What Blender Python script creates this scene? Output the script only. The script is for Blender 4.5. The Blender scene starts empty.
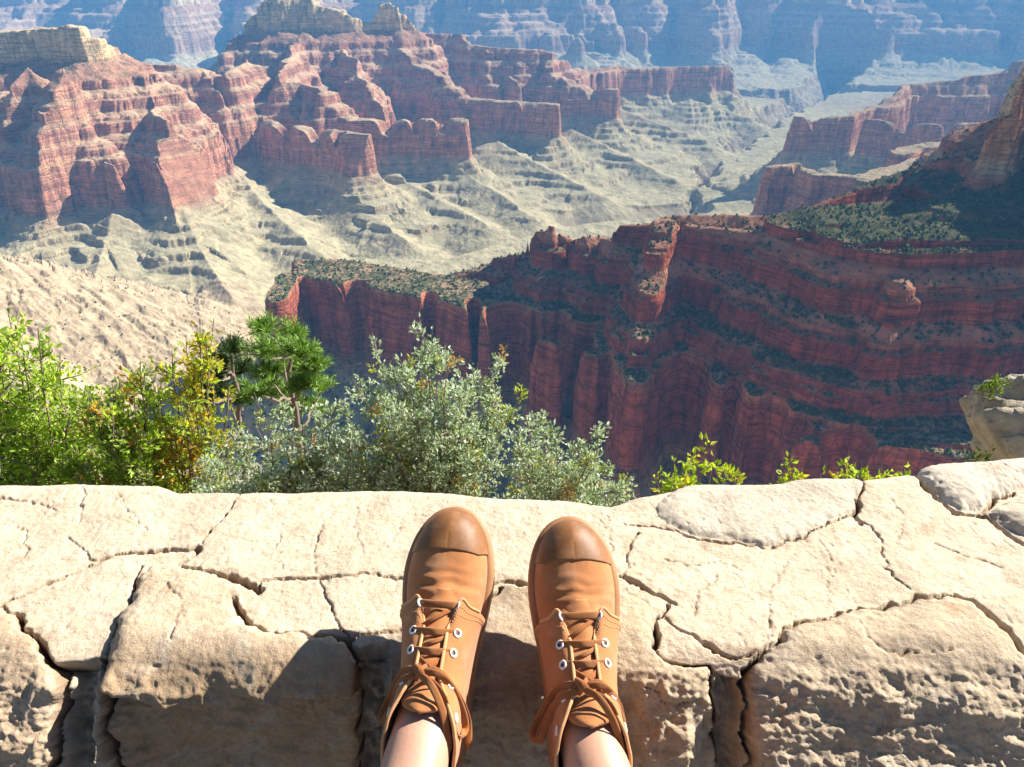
import bpy, bmesh, math, random
import numpy as np
from mathutils import Vector, Matrix

random.seed(7)
RNG = np.random.default_rng(11)
sc = bpy.context.scene
col = sc.collection

# ------------------------------------------------------------------ camera
F_PX, W_PX, H_PX = 739.0, 1024.0, 767.0
HAZE_COL, HAZE_D, EXPOSURE = (0.17, 0.52, 1.0, 1), 4.5e-5, 1.45
PITCH = math.radians(29.0)
SUN_AZ, SUN_EL = math.radians(64.0), math.radians(37.0)      # to the right of straight ahead, above horizon

cam = bpy.data.cameras.new('camera')
cam.sensor_width = 36.0
cam.lens = F_PX / W_PX * 36.0
cam.clip_start, cam.clip_end = 0.02, 60000.0
cam_o = bpy.data.objects.new('camera', cam)
col.objects.link(cam_o)
cam_o.location = (0, 0, 0)
cam_o.rotation_euler = (math.pi / 2 - PITCH, 0, 0)
sc.camera = cam_o

CP, SP = math.cos(PITCH), math.sin(PITCH)


def ray(px, py):
    u, v = (px - W_PX / 2) / F_PX, (H_PX / 2 - py) / F_PX
    return np.array([u, CP + v * SP, -SP + v * CP])


def at_z(px, py, z):
    d = ray(px, py)
    t = z / d[2]
    return d[0] * t, d[1] * t


def at_y(px, py, y):
    d = ray(px, py)
    t = y / d[1]
    return Vector((d[0] * t, y, d[2] * t))


def tag(o, label=None, cat=None, group=None, kind=None):
    if label: o['label'] = label
    if cat: o['category'] = cat
    if group: o['group'] = group
    if kind: o['kind'] = kind
    return o


def link(name, me, mat=None, parent=None):
    o = bpy.data.objects.new(name, me)
    col.objects.link(o)
    if mat is not None:
        for m in (mat if isinstance(mat, (list, tuple)) else [mat]):
            me.materials.append(m)
    if parent is not None:
        o.parent = parent
    return o


def empty(name, loc=(0, 0, 0)):
    o = bpy.data.objects.new(name, None)
    col.objects.link(o)
    o.location = loc
    o.empty_display_size = 0.1
    return o


def np_mesh(name, verts, faces, smooth=True):
    """verts (n,3), faces (m,k) all the same size"""
    verts = np.ascontiguousarray(verts, dtype=np.float32)
    faces = np.ascontiguousarray(faces, dtype=np.int32)
    me = bpy.data.meshes.new(name)
    me.vertices.add(len(verts))
    me.vertices.foreach_set('co', verts.ravel())
    k = faces.shape[1]
    me.loops.add(faces.size)
    me.loops.foreach_set('vertex_index', faces.ravel())
    me.polygons.add(len(faces))
    me.polygons.foreach_set('loop_start', np.arange(0, faces.size, k, dtype=np.int32))
    me.polygons.foreach_set('use_smooth', np.full(len(faces), smooth, dtype=bool))
    me.update(calc_edges=True)
    return me


def set_color(me, rgb, name='Col'):
    a = me.color_attributes.new(name, 'FLOAT_COLOR', 'POINT')
    c = np.ones((len(rgb), 4), dtype=np.float32)
    c[:, :3] = rgb
    a.data.foreach_set('color', c.ravel())


# ------------------------------------------------------------------ numpy noise
_perm = RNG.permutation(4096).astype(np.int32)
_ang = RNG.random(4096) * 2 * np.pi
_gx, _gy = np.cos(_ang).astype(np.float32), np.sin(_ang).astype(np.float32)


def perlin(x, y, seed=0):
    x = np.asarray(x, dtype=np.float64); y = np.asarray(y, dtype=np.float64)
    xf, yf = np.floor(x), np.floor(y)
    xi, yi = xf.astype(np.int64), yf.astype(np.int64)
    fx, fy = (x - xf).astype(np.float32), (y - yf).astype(np.float32)
    sx = fx * fx * fx * (fx * (fx * 6 - 15) + 10)
    sy = fy * fy * fy * (fy * (fy * 6 - 15) + 10)

    def g(ix, iy, dx, dy):
        h = _perm[(_perm[(ix + seed * 57) & 4095] + iy) & 4095]
        return _gx[h] * dx + _gy[h] * dy
    a = g(xi, yi, fx, fy); b = g(xi + 1, yi, fx - 1, fy)
    c = g(xi, yi + 1, fx, fy - 1); d = g(xi + 1, yi + 1, fx - 1, fy - 1)
    ab = a + sx * (b - a); cd = c + sx * (d - c)
    return (ab + sy * (cd - ab)) * 1.5


def fbm(x, y, octs=4, seed=0, gain=0.5, ridged=False):
    s, amp, f = 0, 1.0, 1.0
    for i in range(octs):
        n = perlin(x * f, y * f, seed + i * 13)
        if ridged:
            n = 1 - 2 * np.abs(n)
        s = s + amp * n
        amp *= gain; f *= 2.03
    return s


def smooth(a, b, x):
    t = np.clip((x - a) / (b - a), 0, 1)
    return t * t * (3 - 2 * t)


# ------------------------------------------------------------------ node helpers
def new_mat(name):
    m = bpy.data.materials.new(name)
    m.use_nodes = True
    nt = m.node_tree
    for n in list(nt.nodes):
        nt.nodes.remove(n)
    out = nt.nodes.new('ShaderNodeOutputMaterial')
    return m, nt, out


def node(nt, typ, **kw):
    n = nt.nodes.new(typ)
    ins = kw.pop('ins', {})
    for k, v in kw.items():
        setattr(n, k, v)
    for k, v in ins.items():
        s = n.inputs[k]
        if hasattr(v, 'is_output') or isinstance(v, bpy.types.NodeSocket):
            nt.links.new(v, s)
        else:
            s.default_value = v
    return n


def ramp(nt, fac, stops, interp='LINEAR'):
    r = nt.nodes.new('ShaderNodeValToRGB')
    r.color_ramp.interpolation = interp
    el = r.color_ramp.elements
    while len(el) > 1:
        el.remove(el[-1])
    el[0].position = stops[0][0]; el[0].color = stops[0][1]
    for p, c in stops[1:]:
        e = el.new(p); e.color = c
    nt.links.new(fac, r.inputs[0])
    return r.outputs[0]


def mixc(nt, fac, a, b, blend='MIX'):
    m = nt.nodes.new('ShaderNodeMix')
    m.data_type = 'RGBA'; m.blend_type = blend
    for s, v in ((m.inputs[0], fac), (m.inputs[6], a), (m.inputs[7], b)):
        if isinstance(v, bpy.types.NodeSocket):
            nt.links.new(v, s)
        else:
            s.default_value = v
    return m.outputs[2]


def mth(nt, op, a, b=0.0, clamp=False):
    m = nt.nodes.new('ShaderNodeMath')
    m.operation = op; m.use_clamp = clamp
    for s, v in ((m.inputs[0], a), (m.inputs[1], b)):
        if isinstance(v, bpy.types.NodeSocket):
            nt.links.new(v, s)
        else:
            s.default_value = v
    return m.outputs[0]


def noise(nt, vec, scale, detail=4, rough=0.55, dist=0.0):
    n = nt.nodes.new('ShaderNodeTexNoise')
    n.inputs['Scale'].default_value = scale
    n.inputs['Detail'].default_value = detail
    n.inputs['Roughness'].default_value = rough
    n.inputs['Distortion'].default_value = dist
    nt.links.new(vec, n.inputs['Vector'])
    return n.outputs['Fac']


G4 = lambda v: (v, v, v, 1)
# ------------------------------------------------------------------ canyon: one height function, terraced by rock layers
# run coordinate e (metres down-slope from the rim) -> elevation relative to the eye
PROF = [(-4000, -40), (-500, -62), (-160, -78), (-60, -110), (-40, -128), (0, -150), (9, -225), (16, -233), (27, -325), (84, -360), (140, -388)]
e_, z_ = 140.0, -388.0
for ch, cr, sh, sr in [(30, 4, 22, 38), (12, 3, 8, 16), (38, 5, 20, 34), (10, 3, 8, 14), (40, 5, 16, 38), (8, 2, 8, 12), (22, 4, 10, 28)]:
    PROF.append((e_ + cr, z_ - ch)); PROF.append((e_ + cr + sr, z_ - ch - sh))
    e_ += cr + sr; z_ -= ch + sh
PROF[-1] = (e_, -640.0)
E_RW = e_
PROF += [(E_RW + 9, -705), (E_RW + 14, -712), (E_RW + 26, -815), (E_RW + 60, -842), (E_RW + 64, -855), (E_RW + 90, -872), (E_RW + 94, -884),
         (E_RW + 220, -944), (E_RW + 228, -964), (E_RW + 420, -1004), (E_RW + 427, -1018), (E_RW + 900, -1050), (E_RW + 1300, -1066), (E_RW + 1310, -1100),
         (E_RW + 1360, -1125), (E_RW + 1366, -1145), (E_RW + 1900, -1300), (E_RW + 9000, -1420)]
PE = np.array([p[0] for p in PROF], float); PZ = np.array([p[1] for p in PROF], float)


def S(e):
    return np.interp(e, PE, PZ)


def Sinv(z):
    return np.interp(-z, -PZ, PE)


# masses: chains of crest points (pixel x, pixel y, elevation); k = steepness of the flanks, w = half width of the flat top
CH = []


def chain(pts, k=1.0, w=0.0, amp=1.0, seed=0, plan=False):
    P = []
    for p in pts:
        if plan:
            P.append((p[0], p[1], float(Sinv(p[2]))))
        else:
            if p[2] > 0:                      # third value = distance straight ahead
                q = at_y(*p)
                x, y, z = q.x, q.y, q.z
            else:
                x, y = at_z(*p); z = p[2]
            P.append((x, y, float(Sinv(z))))
    CH.append((np.array(P), k, w, amp, seed or len(CH) + 3))


# near ridge on the right
K_E = 1.0
chain([(1180, 18, -100), (1060, 46, -135), (1032, 80, -168)], 1.1, 12, 1.2)
chain([(1022, 100, -200), (1006, 118, -232), (996, 134, -262)], 1.5, 9, 1.2)
chain([(1010, 140, -292), (985, 153, -305), (966, 154, -322), (930, 161, -345), (897, 171, -370), (850, 190, -392), (817, 203, -402), (794, 212, -412),
       (750, 216, -420), (680, 216, -430), (659, 219, -440), (616, 229, -470)], K_E, 5, 0.55)
chain([(616, 229, -470), (604, 236, -505), (586, 236, -500), (576, 240, -520), (553, 223, -480), (539, 231, -520), (513, 254, -590), (490, 264, -628),
       (450, 277, -641), (390, 274, -636), (340, 262, -634), (300, 258, -632)], 1.0, 6, 0.6)
chain([(300, 262, -638), (340, 284, -640), (400, 290, -640), (470, 303, -640), (503, 316, -640)], 1.1, 12, 0.7)
chain([(509, 322, -640), (545, 338, -640), (596, 354, -640), (632, 374, -640), (650, 372, -640), (700, 360, -640)], 1.1, 6, 0.5)
chain([(664, 222, -430), (657, 250, -462), (651, 290, -520), (645, 335, -585), (638, 376, -634)], 1.2, 20, 0.9)
chain([(930, 215, -385), (906, 244, -394), (897, 280, -430), (888, 318, -482), (876, 362, -546), (868, 392, -604)], 1.3, 12, 0.9)
chain([(690, 226, -436), (760, 233, -425), (800, 238, -408), (850, 246, -398), (905, 252, -394), (960, 250, -392), (1040, 246, -390), (1140, 240, -388)], 1.45, 10, 0.75)
chain([(800, 220, -398), (870, 212, -385), (960, 205, -370), (1040, 200, -360)], 1.0, 60, 0.4)
chain([(850, 232, -392), (960, 228, -384), (1060, 222, -378)], 1.0, 60, 0.4)
chain([(745, 235, -440), (735, 262, -480)], 1.1, 2, 0.4)
chain([(700, 362, -640), (740, 380, -640), (775, 408, -641), (800, 436, -642), (850, 440, -642), (940, 450, -642), (1060, 470, -642)], 1.1, 8, 0.5)
chain([(1100, 120, -300), (1130, 200, -390), (1120, 300, -500), (1100, 400, -600)], 0.8, 20, 0.6)
chain([(276, 296, -640), (286, 276, -638), (310, 268, -637)], 1.2, 26, 0.5)
chain([(330, 268, -638), (400, 280, -638), (465, 290, -639), (500, 306, -639)], 1.1, 70, 0.6)
chain([(850, 418, -640), (940, 424, -640), (1060, 440, -640)], 1.1, 62, 0.6)
chain([(740, 345, -625), (790, 375, -636)], 1.1, 30, 0.6)
# high rim out of the picture on the right, added to shade the slope
chain([(1120, 1300, -112), (1140, 1450, -112), (1190, 1650, -110), (1400, 2000, -108)], 1.0, 40, 0.6, plan=True)
# left butte
chain([(-90, 30, 3450), (-30, 28, 3450), (10, 29, 3440), (40, 26, 3430), (78, 25, 3440)], 0.8, 30, 0.55)
chain([(84, 26, 3440), (97, 37, 3460), (112, 46, -300), (143, 63, -395), (176, 64, -398), (196, 68, -420), (209, 78, -470), (225, 74, -440), (250, 58, -400)], 0.8, 10, 0.7)
chain([(60, 66, -310), (78, 110, -470), (92, 150, -625), (100, 158, -640), (112, 165, -648)], 0.98, 3, 0.8)
chain([(20, 66, -315), (10, 120, -500), (2, 160, -640)], 0.98, 3, 0.8)
chain([(112, 48, -310), (150, 98, -460), (176, 140, -560), (190, 158, -640), (205, 166, -660)], 0.98, 3, 0.8)
chain([(196, 68, -420), (218, 104, -560), (236, 122, -640)], 0.98, 3, 0.7)
chain([(150, 160, -642), (172, 168, -660), (200, 165, -650)], 0.98, 3, 0.8)
chain([(-80, 60, -300), (-90, 110, -450), (-80, 160, -640)], 0.88, 10, 0.8)
# central temple, its tower and the long ridge to the right
chain([(264, 4, 5300), (276, -2, 5320), (300, -3, 5350), (318, 4, 5330), (340, 9, 5330), (352, 18, 5340)], 0.8, 34, 0.6)
chain([(225, 46, 5100), (246, 24, 5250), (264, 6, 5300)], 0.8, 10, 0.6)
chain([(352, 22, 5350), (372, 24, 5400)], 0.8, 12, 0.5)
chain([(378, 4, 5420), (386, 1, 5430), (397, 6, 5440)], 0.8, 22, 0.5)
chain([(398, 8, 5440), (410, 25, 5460), (423, 33, -380), (456, 34, -385), (468, 43, -410), (500, 48, -430), (552, 51, -450), (566, 62, -530),
       (589, 71, -615), (616, 66, -610), (636, 66, -615), (684, 66, -632), (736, 66, -640)], 0.8, 12, 0.7)
chain([(300, 12, -300), (292, 52, -400), (278, 80, -480), (300, 82, -490), (325, 92, -520)], 0.88, 8, 0.7)
chain([(278, 82, -485), (244, 116, -640)], 0.88, 6, 0.5)
chain([(244, 117, -640), (275, 122, -640), (310, 127, -640), (340, 131, -640), (358, 134, -641)], 0.95, 38, 0.9)
chain([(325, 92, -520), (352, 118, -640), (400, 119, -640), (462, 119, -640)], 0.95, 40, 0.9)
chain([(400, 48, -420), (430, 70, -520), (455, 82, -560), (470, 98, -640), (552, 103, -640)], 0.88, 32, 0.9)
chain([(552, 51, -450), (548, 72, -560), (585, 87, -640), (614, 89, -640)], 0.88, 32, 0.9)
chain([(420, 60, -480), (448, 76, -550)], 0.88, 8, 0.7)
chain([(490, 50, -440), (505, 70, -560), (520, 84, -620)], 0.88, 8, 0.7)
chain([(340, 40, -380), (360, 70, -480), (372, 95, -560), (380, 112, -630)], 0.88, 8, 0.7)
# lower tongues of grey-green shale below the redwall: plain ridges of talus
TONG = []
for pts in ([(112, 212, -815), (104, 240, -890), (96, 270, -945), (90, 296, -985)],
            [(60, 212, -815), (44, 240, -890), (40, 262, -940)],
            [(182, 208, -815), (196, 240, -900), (212, 268, -950), (232, 296, -990)],
            [(232, 160, -800), (258, 196, -880), (290, 226, -930), (318, 250, -975)],
            [(296, 166, -815), (336, 186, -885), (372, 214, -940), (408, 240, -985)],
            [(372, 152, -815), (400, 176, -880), (440, 198, -930), (486, 222, -975)],
            [(430, 152, -815), (462, 172, -880), (500, 192, -930), (530, 214, -975)],
            [(498, 140, -815), (530, 158, -880), (566, 176, -930), (600, 194, -980)],
            [(572, 128, -815), (610, 146, -890), (646, 164, -945), (676, 178, -985)],
            [(622, 108, -815), (664, 124, -890), (706, 140, -950)],
            [(690, 98, -830), (724, 108, -900), (756, 120, -960)]):
    TONG.append(np.array([tuple(at_z(*p)) + (p[2],) for p in pts]))
# mesas right of centre
chain([(1150, 40, -380), (1060, 48, -410), (1016, 61, -460), (1002, 72, -520), (960, 80, -555), (908, 84, -575), (888, 104, -630)], 1.0, 20, 0.7)
chain([(888, 104, -632), (850, 114, -640), (802, 116, -641)], 1.1, 20, 0.8)
chain([(870, 118, -640), (925, 123, -640), (1003, 123, -640), (1080, 130, -640)], 1.1, 14, 0.8)
chain([(776, 167, -640), (796, 165, -639), (818, 173, -640), (866, 176, -641), (900, 182, -642)], 1.2, 18, 0.5)
chain([(900, 150, -640), (960, 140, -640), (1040, 150, -640)], 1.0, 40, 0.7)
chain([(866, 176, -641), (920, 160, -640)], 1.0, 60, 0.5)
# pale spur low on the left: a plain talus ridge without cliffs
SPUR = np.array([(q.x, q.y, q.z) for q in (at_y(*p) for p in [(-260, 180, 1500), (-120, 226, 1700), (-40, 254, 1830), (0, 271, 1930), (33, 294, 2030), (66, 306, 2100), (110, 311, 2160), (156, 317, 2200), (200, 316, 2240), (252, 324, 2260)])])

# far wall on the other side
FW = []
for (x, y, w_) in [(-9000, 13400, 0), (-5200, 12900, 0), (-2600, 13500, 0), (0, 13000, 0), (2500, 13600, 0), (5200, 13000, 0), (9000, 13300, 0)]:
    FW.append((x, y, -60))
chain(FW, 0.42, 700, 1.3, plan=True)
for i, (x, l, b) in enumerate([(-7600, 1700, 300), (-6100, 1300, -200), (-4700, 1900, 200), (-3300, 1300, -300), (-2100, 2000, -200), (-700, 1500, 250), (500, 2050, -150),
                               (1700, 1450, 300), (2700, 2100, -250), (3900, 1500, 200), (5100, 2050, -200), (6400, 1400, 250), (7600, 1900, 0)]):
    y0 = 13000.0
    chain([(x, y0, -90), (x + b * 0.5, y0 - l * 0.5, -330), (x + b, y0 - l, -560), (x + b * 1.2, y0 - l - 420, -660), (x + b * 1.3, y0 - l - 800, -860)], 0.58, 40, 1.2, plan=True)

# incised gorges: (pixel, floor elevation)
GO = []


def gorge(pts, slope, plan=False):
    P = []
    for p in pts:
        if plan:
            P.append(p)
        else:
            x, y = at_z(*p)
            P.append((x, y, p[2]))
    GO.append((np.array(P), slope))


gorge([(-9000, 8600, -1500), (-3000, 8500, -1480), (0, 8150, -1480), (1500, 8250, -1480), (2600, 7850, -1480), (3600, 8300, -1480), (4600, 8000, -1480), (9500, 8500, -1480)], 0.95, True)
gorge([(690, 222, -1100), (694, 205, -1130), (716, 180, -1190), (748, 158, -1240), (780, 138, -1300), (812, 120, -1380), (836, 108, -1480)], 0.9)
gorge([(246, 330, -1130), (262, 290, -1120), (320, 262, -1110), (430, 268, -1105), (520, 240, -1100), (600, 226, -1100), (690, 220, -1100)], 0.22)


# clefts in the near redwall: (pixel on the rim, width, strength)
NOTCH = []
for px, py, wd, st in [(252, 117, 30, 90), (284, 123, 26, 70), (312, 127, 34, 90), (336, 131, 22, 70), (388, 119, 36, 110), (415, 119, 24, 80), (444, 119, 30, 90), (470, 100, 24, 70), (498, 103, 40, 110), (530, 103, 28, 90),
                       (590, 88, 36, 100), (640, 67, 50, 110), (690, 67, 44, 100), (820, 116, 30, 90), (850, 117, 24, 70), (905, 122, 36, 100), (950, 123, 30, 90), (800, 167, 14, 50), (30, 160, 26, 90), (60, 158, 22, 80), (128, 165, 26, 90), (160, 163, 18, 70),
                       (352, 289, 16, 60), (430, 300, 12, 45), (506, 318, 26, 110), (566, 350, 14, 50), (606, 364, 10, 40), (690, 372, 30, 120), (736, 384, 14, 60), (776, 412, 22, 80), (846, 446, 18, 60),
                       (300, 290, 10, 40), (470, 306, 10, 35)]:
    x, y = at_z(px, py, -640); l = math.hypot(x, y)
    wd = wd * (1.0 if l < 2400 else 1.15)
    st = st * (1.0 if l < 2400 else 0.13)
    NOTCH.append((np.array([(x * (1 + (30 if l < 2400 else 4) / l), y * (1 + (30 if l < 2400 else 4) / l), 0.0), (x * (1 - 40 / l) + RNG.normal(0, 8), y * (1 - 40 / l), 0.0), (x * (1 - 260 / l) + RNG.normal(0, 30), y * (1 - 260 / l), 0.0)]), wd, st))


def poly_dist(X, Y, P):
    best = np.full(X.shape, 1e12); val = np.zeros(X.shape); par = np.zeros(X.shape)
    acc = 0.0
    for i in range(len(P) - 1):
        ax, ay, az = P[i]; bx, by, bz = P[i + 1]
        dx, dy = bx - ax, by - ay
        L2 = dx * dx + dy * dy + 1e-9; L = math.sqrt(L2)
        t = np.clip(((X - ax) * dx + (Y - ay) * dy) / L2, 0, 1)
        d = np.hypot(X - ax - t * dx, Y - ay - t * dy)
        yield d, az + t * (bz - az), acc + t * L
        acc += L


def e_field(X, Y, detail=True):
    shp = X.shape
    X = X.ravel(); Y = Y.ravel()
    R = np.hypot(X, Y)
    far = smooth(6500, 9500, Y)
    ws = 0.34 + 0.86 * smooth(1700, 4200, R)
    X, Y = (X + ws * (34 * fbm(X / 230, Y / 230, 3, 101) + 6 * fbm(X / 60, Y / 60, 2, 103)),
            Y + ws * (34 * fbm(X / 230, Y / 230, 3, 111) + 6 * fbm(X / 60, Y / 60, 2, 113)))
    if detail:
        n = 30 * fbm(X / 420, Y / 420, 2, 1) + 4 * fbm(X / 95, Y / 95, 2, 21) + 22 * fbm(X / 280, Y / 280, 1, 33, ridged=True) + 13 * fbm(X / 100, Y / 100, 1, 35, ridged=True) + 5.5 * fbm(X / 36, Y / 36, 2, 37, ridged=True)
        n = n * (0.75 + 0.25 * smooth(900, 1900, R))
        f = far > 0
        n[f] = n[f] * (1 - far[f]) + far[f] * (260 * fbm(X[f] / 1500, Y[f] / 1500, 2, 91) + 70 * fbm(X[f] / 520, Y[f] / 520, 2, 95, ridged=True))
        n = n + 1.6 * fbm(X / 22, Y / 22, 2, 61)
    else:
        n = 34 * perlin(X / 420, Y / 420, 1)
    E = np.full(X.shape, 5000.0)
    for P, k, w, amp, seed in CH:
        x0, x1, y0, y1 = P[:, 0].min(), P[:, 0].max(), P[:, 1].min(), P[:, 1].max()
        db = np.hypot(np.maximum(0, np.maximum(x0 - X, X - x1)), np.maximum(0, np.maximum(y0 - Y, Y - y1)))
        sel = np.nonzero(P[:, 2].min() + k * np.maximum(0, db - w) - 130 * amp < E)[0]
        if len(sel) == 0:
            continue
        xs, ys = X[sel], Y[sel]
        e = np.full(len(sel), 1e9)
        par = np.zeros(len(sel)); dd = np.zeros(len(sel)); vv = np.zeros(len(sel))
        for d, v, a in poly_dist(xs, ys, P):
            d = np.maximum(0, d - w)
            c = v + k * d
            f = c < e
            e = np.where(f, c, e); par = np.where(f, a, par); dd = np.where(f, d, dd); vv = np.where(f, v, vv)
        # ribs and gullies that run down the flank
        sc = 4.5 if P[:, 1].mean() > 9000 else 1.0
        rib = 34 * (0.8 - 2.2 * np.abs(perlin(par / (210 * sc) + seed * 3.1, dd / (900 * sc) + seed, seed))) + 9 * (0.8 - 2.2 * np.abs(perlin(par / (76 * sc) + seed * 7.7, dd / (420 * sc), seed + 5)))
        g = smooth(-6, 110, dd)
        gs = smooth(-2, 16, dd)
        e = e + amp * g * rib * (1 + np.clip(dd - 260, 0, 900) / 200) + n[sel] * gs * (0.6 + 0.4 * g)
        e = np.maximum(e, vv + 0.40 * k * dd - 3)
        E[sel] = np.minimum(E[sel], e)
    if detail:
        for P, wd, st in NOTCH:
            q = np.nonzero(np.hypot(X - P[1, 0], Y - P[1, 1]) < 330)[0]
            d = np.full(len(q), 1e9)
            for dd, v, a in poly_dist(X[q], Y[q], P):
                d = np.minimum(d, dd)
            E[q] += st * np.exp(-(d / wd) ** 2) * smooth(E_RW - 140, E_RW - 20, E[q])
    return E.reshape(shp)


def height(X, Y, detail=True):
    R = np.hypot(X, Y)
    E = e_field(X, Y, detail)
    H = S(E)
    # shale badlands: sharp small gullies on the soft lower slopes
    if detail:
        soft = smooth(-860, -930, H)
        H = H + soft * (4 * fbm(X / 120, Y / 120, 3, 77, ridged=True) - 3) * (1 + 2.0 * smooth(7000, 10000, Y))
        H = H + 1.5 * fbm(X / 18, Y / 18, 2, 15) + smooth(40, -5, E) * smooth(1000, 2500, R) * (9 * fbm(X / 70, Y / 70, 3, 17) - 3)
    for P, s in GO:
        g = np.full(X.shape, 1e9)
        for d, v, a in poly_dist(X, Y, P):
            g = np.minimum(g, v + s * d + d * d / 480)
        if detail:
            g = g + (60 * fbm(X / 260, Y / 260, 3, 47, ridged=True) + 14 * fbm(X / 60, Y / 60, 2, 48)) * (1.0 if s > 0.6 else 0.12)
        g = np.where(g > H - 10, H, g)
        H = np.minimum(H, g)
    for ri, (RP, sl, am) in enumerate([(SPUR, 0.60, 0.95)] + [(t - np.array([0, 0, 8.0]), 0.46, 1.1) for t in TONG]):
        hs = np.full(X.shape, -1e9); hp = np.zeros(X.shape); hd = np.zeros(X.shape)
        for d, v, a in poly_dist(X, Y, RP):
            c = v - sl * d
            f = c > hs
            hs = np.where(f, c, hs); hp = np.where(f, a, hp); hd = np.where(f, d, hd)
        if detail:
            gg = smooth(0, 90, hd)
            o = ri * 17.3
            if ri == 0:                               # gullies fan out from the top of the cone
                hp = np.arctan2(X + 1470, 1990 - Y) * 470 + 14 * fbm(X / 130, Y / 130, 2, 139)
            hs = hs + (am * gg * (30 * (np.abs(perlin(hp / 105 + o, hd / 500, 131)) - .3) + 15 * (np.abs(perlin(hp / 40 + o, hd / 220, 133)) - .3)) + (9 if ri == 0 else 4) * fbm(X / 60, Y / 60, 3, 135) + (4.5 if ri == 0 else 1.6) * fbm(X / 25, Y / 25, 2, 137, ridged=True))
        sp = hs > H
        kk = 26.0                                   # rounded junctions
        hh_ = np.clip(0.5 + 0.5 * (hs - H) / kk, 0, 1)
        H = np.where(np.abs(hs - H) < kk, H + (hs - H) * hh_ + kk * hh_ * (1 - hh_) * (0.0 if ri == 0 else 1.0), np.where(sp, hs, H))
        if ri == 0:
            E = np.where(sp, 1e5, E)
    # hard beds make little steps on the soft slopes
    if detail:
        zw = H + 10 * fbm(X / 300, Y / 300, 2, 161)
        t_ = zw / 34.0; fr2 = t_ - np.floor(t_)
        st_ = 34.0 * (smooth(0.38, 0.62, fr2) - fr2)
        msk = smooth(-850, -880, H) * smooth(-1015, -985, H) * smooth(-0.35, 0.35, perlin(X / 260, Y / 260, 163) + 0.1) * smooth(1500, 2300, R) * (E < 9e4)
        H = H + 0.62 * st_ * msk
    # hillside falling away just behind the wall
    hn = -1.25 - np.maximum(0, R - 1.0) * 0.82 - np.maximum(0, R - 14) * 0.35
    hn = hn + (0.10 * fbm(X / 0.9, Y / 0.9, 3, 5) + 0.9 * smooth(8, 40, R) * fbm(X / 14, Y / 14, 3, 6)) * smooth(1.0, 2.0, R)
    H = np.where(R < 640, np.maximum(np.where(R < 560, -1700, -1700 + 0 * R), hn), H)
    H = np.where(R >= 640, np.maximum(H, np.where(R < 1200, hn, -1e9)), H)
    return H, E


def build_terrain(n_az=1300, n_r=1150):
    # columns: fine inside the view, coarse beyond
    az = np.concatenate([np.radians(np.linspace(-85, -44, 60, endpoint=False)), np.radians(np.linspace(-44, 44, n_az)), np.radians(np.linspace(44, 85, 61)[1:])])
    azc = np.radians(np.linspace(-85, 85, 340))
    rf = np.concatenate([np.geomspace(1.0, 600, 160, endpoint=False), np.geomspace(600, 22000, 1500)])
    A, Rr = np.meshgrid(azc, rf, indexing='ij')
    Hc, _ = height(A * 0 + np.sin(A) * Rr, np.cos(A) * Rr, detail=False)
    al = np.arctan2(Hc, Rr)
    run = np.maximum.accumulate(al, axis=1)
    dl = np.abs(np.diff(al, axis=1)); vis = (al[:, 1:] >= run[:, 1:] - 0.012)
    wgt = dl * np.where(vis, 1.0, 0.12) + 0.00012 + 0.0009 * (rf[1:] > 900) * np.diff(np.log(rf))
    wgt = np.where(rf[1:][None, :] < 700, 0.00035, wgt)
    # blur over neighbouring columns
    kern = np.hanning(9); kern /= kern.sum()
    wgt = np.apply_along_axis(lambda c: np.convolve(np.pad(c, 4, mode='edge'), kern, mode='valid'), 0, wgt)
    cdf = np.concatenate([np.zeros((len(azc), 1)), np.cumsum(wgt, axis=1)], axis=1)
    cdf /= cdf[:, -1:]
    q = np.linspace(0, 1, n_r)
    lr = np.stack([np.interp(q, cdf[i], np.log(rf)) for i in range(len(azc))])
    lrf = np.stack([np.interp(az, azc, lr[:, j]) for j in range(n_r)], axis=1)
    Rr = np.exp(lrf)
    X = np.sin(az)[:, None] * Rr; Y = np.cos(az)[:, None] * Rr
    H, E = height(X, Y, True)
    return X, Y, H, E


CX, CY, CH_, CE = build_terrain()
nA, nR = CX.shape
V = np.stack([CX, CY, CH_], axis=-1).reshape(-1, 3)
idx = np.arange(nA * nR).reshape(nA, nR)
Fq = np.stack([idx[:-1, :-1], idx[1:, :-1], idx[1:, 1:], idx[:-1, 1:]], axis=-1).reshape(-1, 4)

# ---- rock colours by layer
LAY = [(-40, (.30, .27, .19)), (-110, (.42, .36, .25)), (-150, (.50, .40, .26)), (-215, (.60, .46, .29)), (-318, (.58, .44, .27)), (-334, (.38, .20, .12)), (-345, (.36, .15, .10)),
       (-388, (.38, .15, .10)), (-392, (.33, .11, .07)), (-418, (.34, .12, .08)), (-424, (.50, .30, .20)), (-440, (.48, .26, .17)), (-456, (.33, .11, .07)), (-496, (.34, .12, .08)), (-502, (.52, .31, .21)), (-520, (.46, .25, .17)), (-530, (.32, .10, .07)), (-574, (.34, .12, .08)), (-580, (.50, .29, .20)), (-594, (.36, .13, .09)), (-622, (.36, .13, .09)),
       (-640, (.46, .25, .16)), (-660, (.42, .15, .10)), (-800, (.40, .14, .09)), (-825, (.38, .24, .16)), (-850, (.39, .31, .20)), (-900, (.36, .33, .21)), (-935, (.40, .36, .22)), (-945, (.27, .22, .16)), (-960, (.39, .35, .22)),
       (-1000, (.42, .37, .23)), (-1006, (.28, .22, .16)), (-1016, (.42, .37, .23)), (-1048, (.40, .37, .23)), (-1060, (.28, .19, .14)), (-1095, (.24, .17, .14)), (-1120, (.36, .30, .22)), (-1200, (.26, .22, .19)), (-1500, (.2, .17, .15))]
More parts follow.
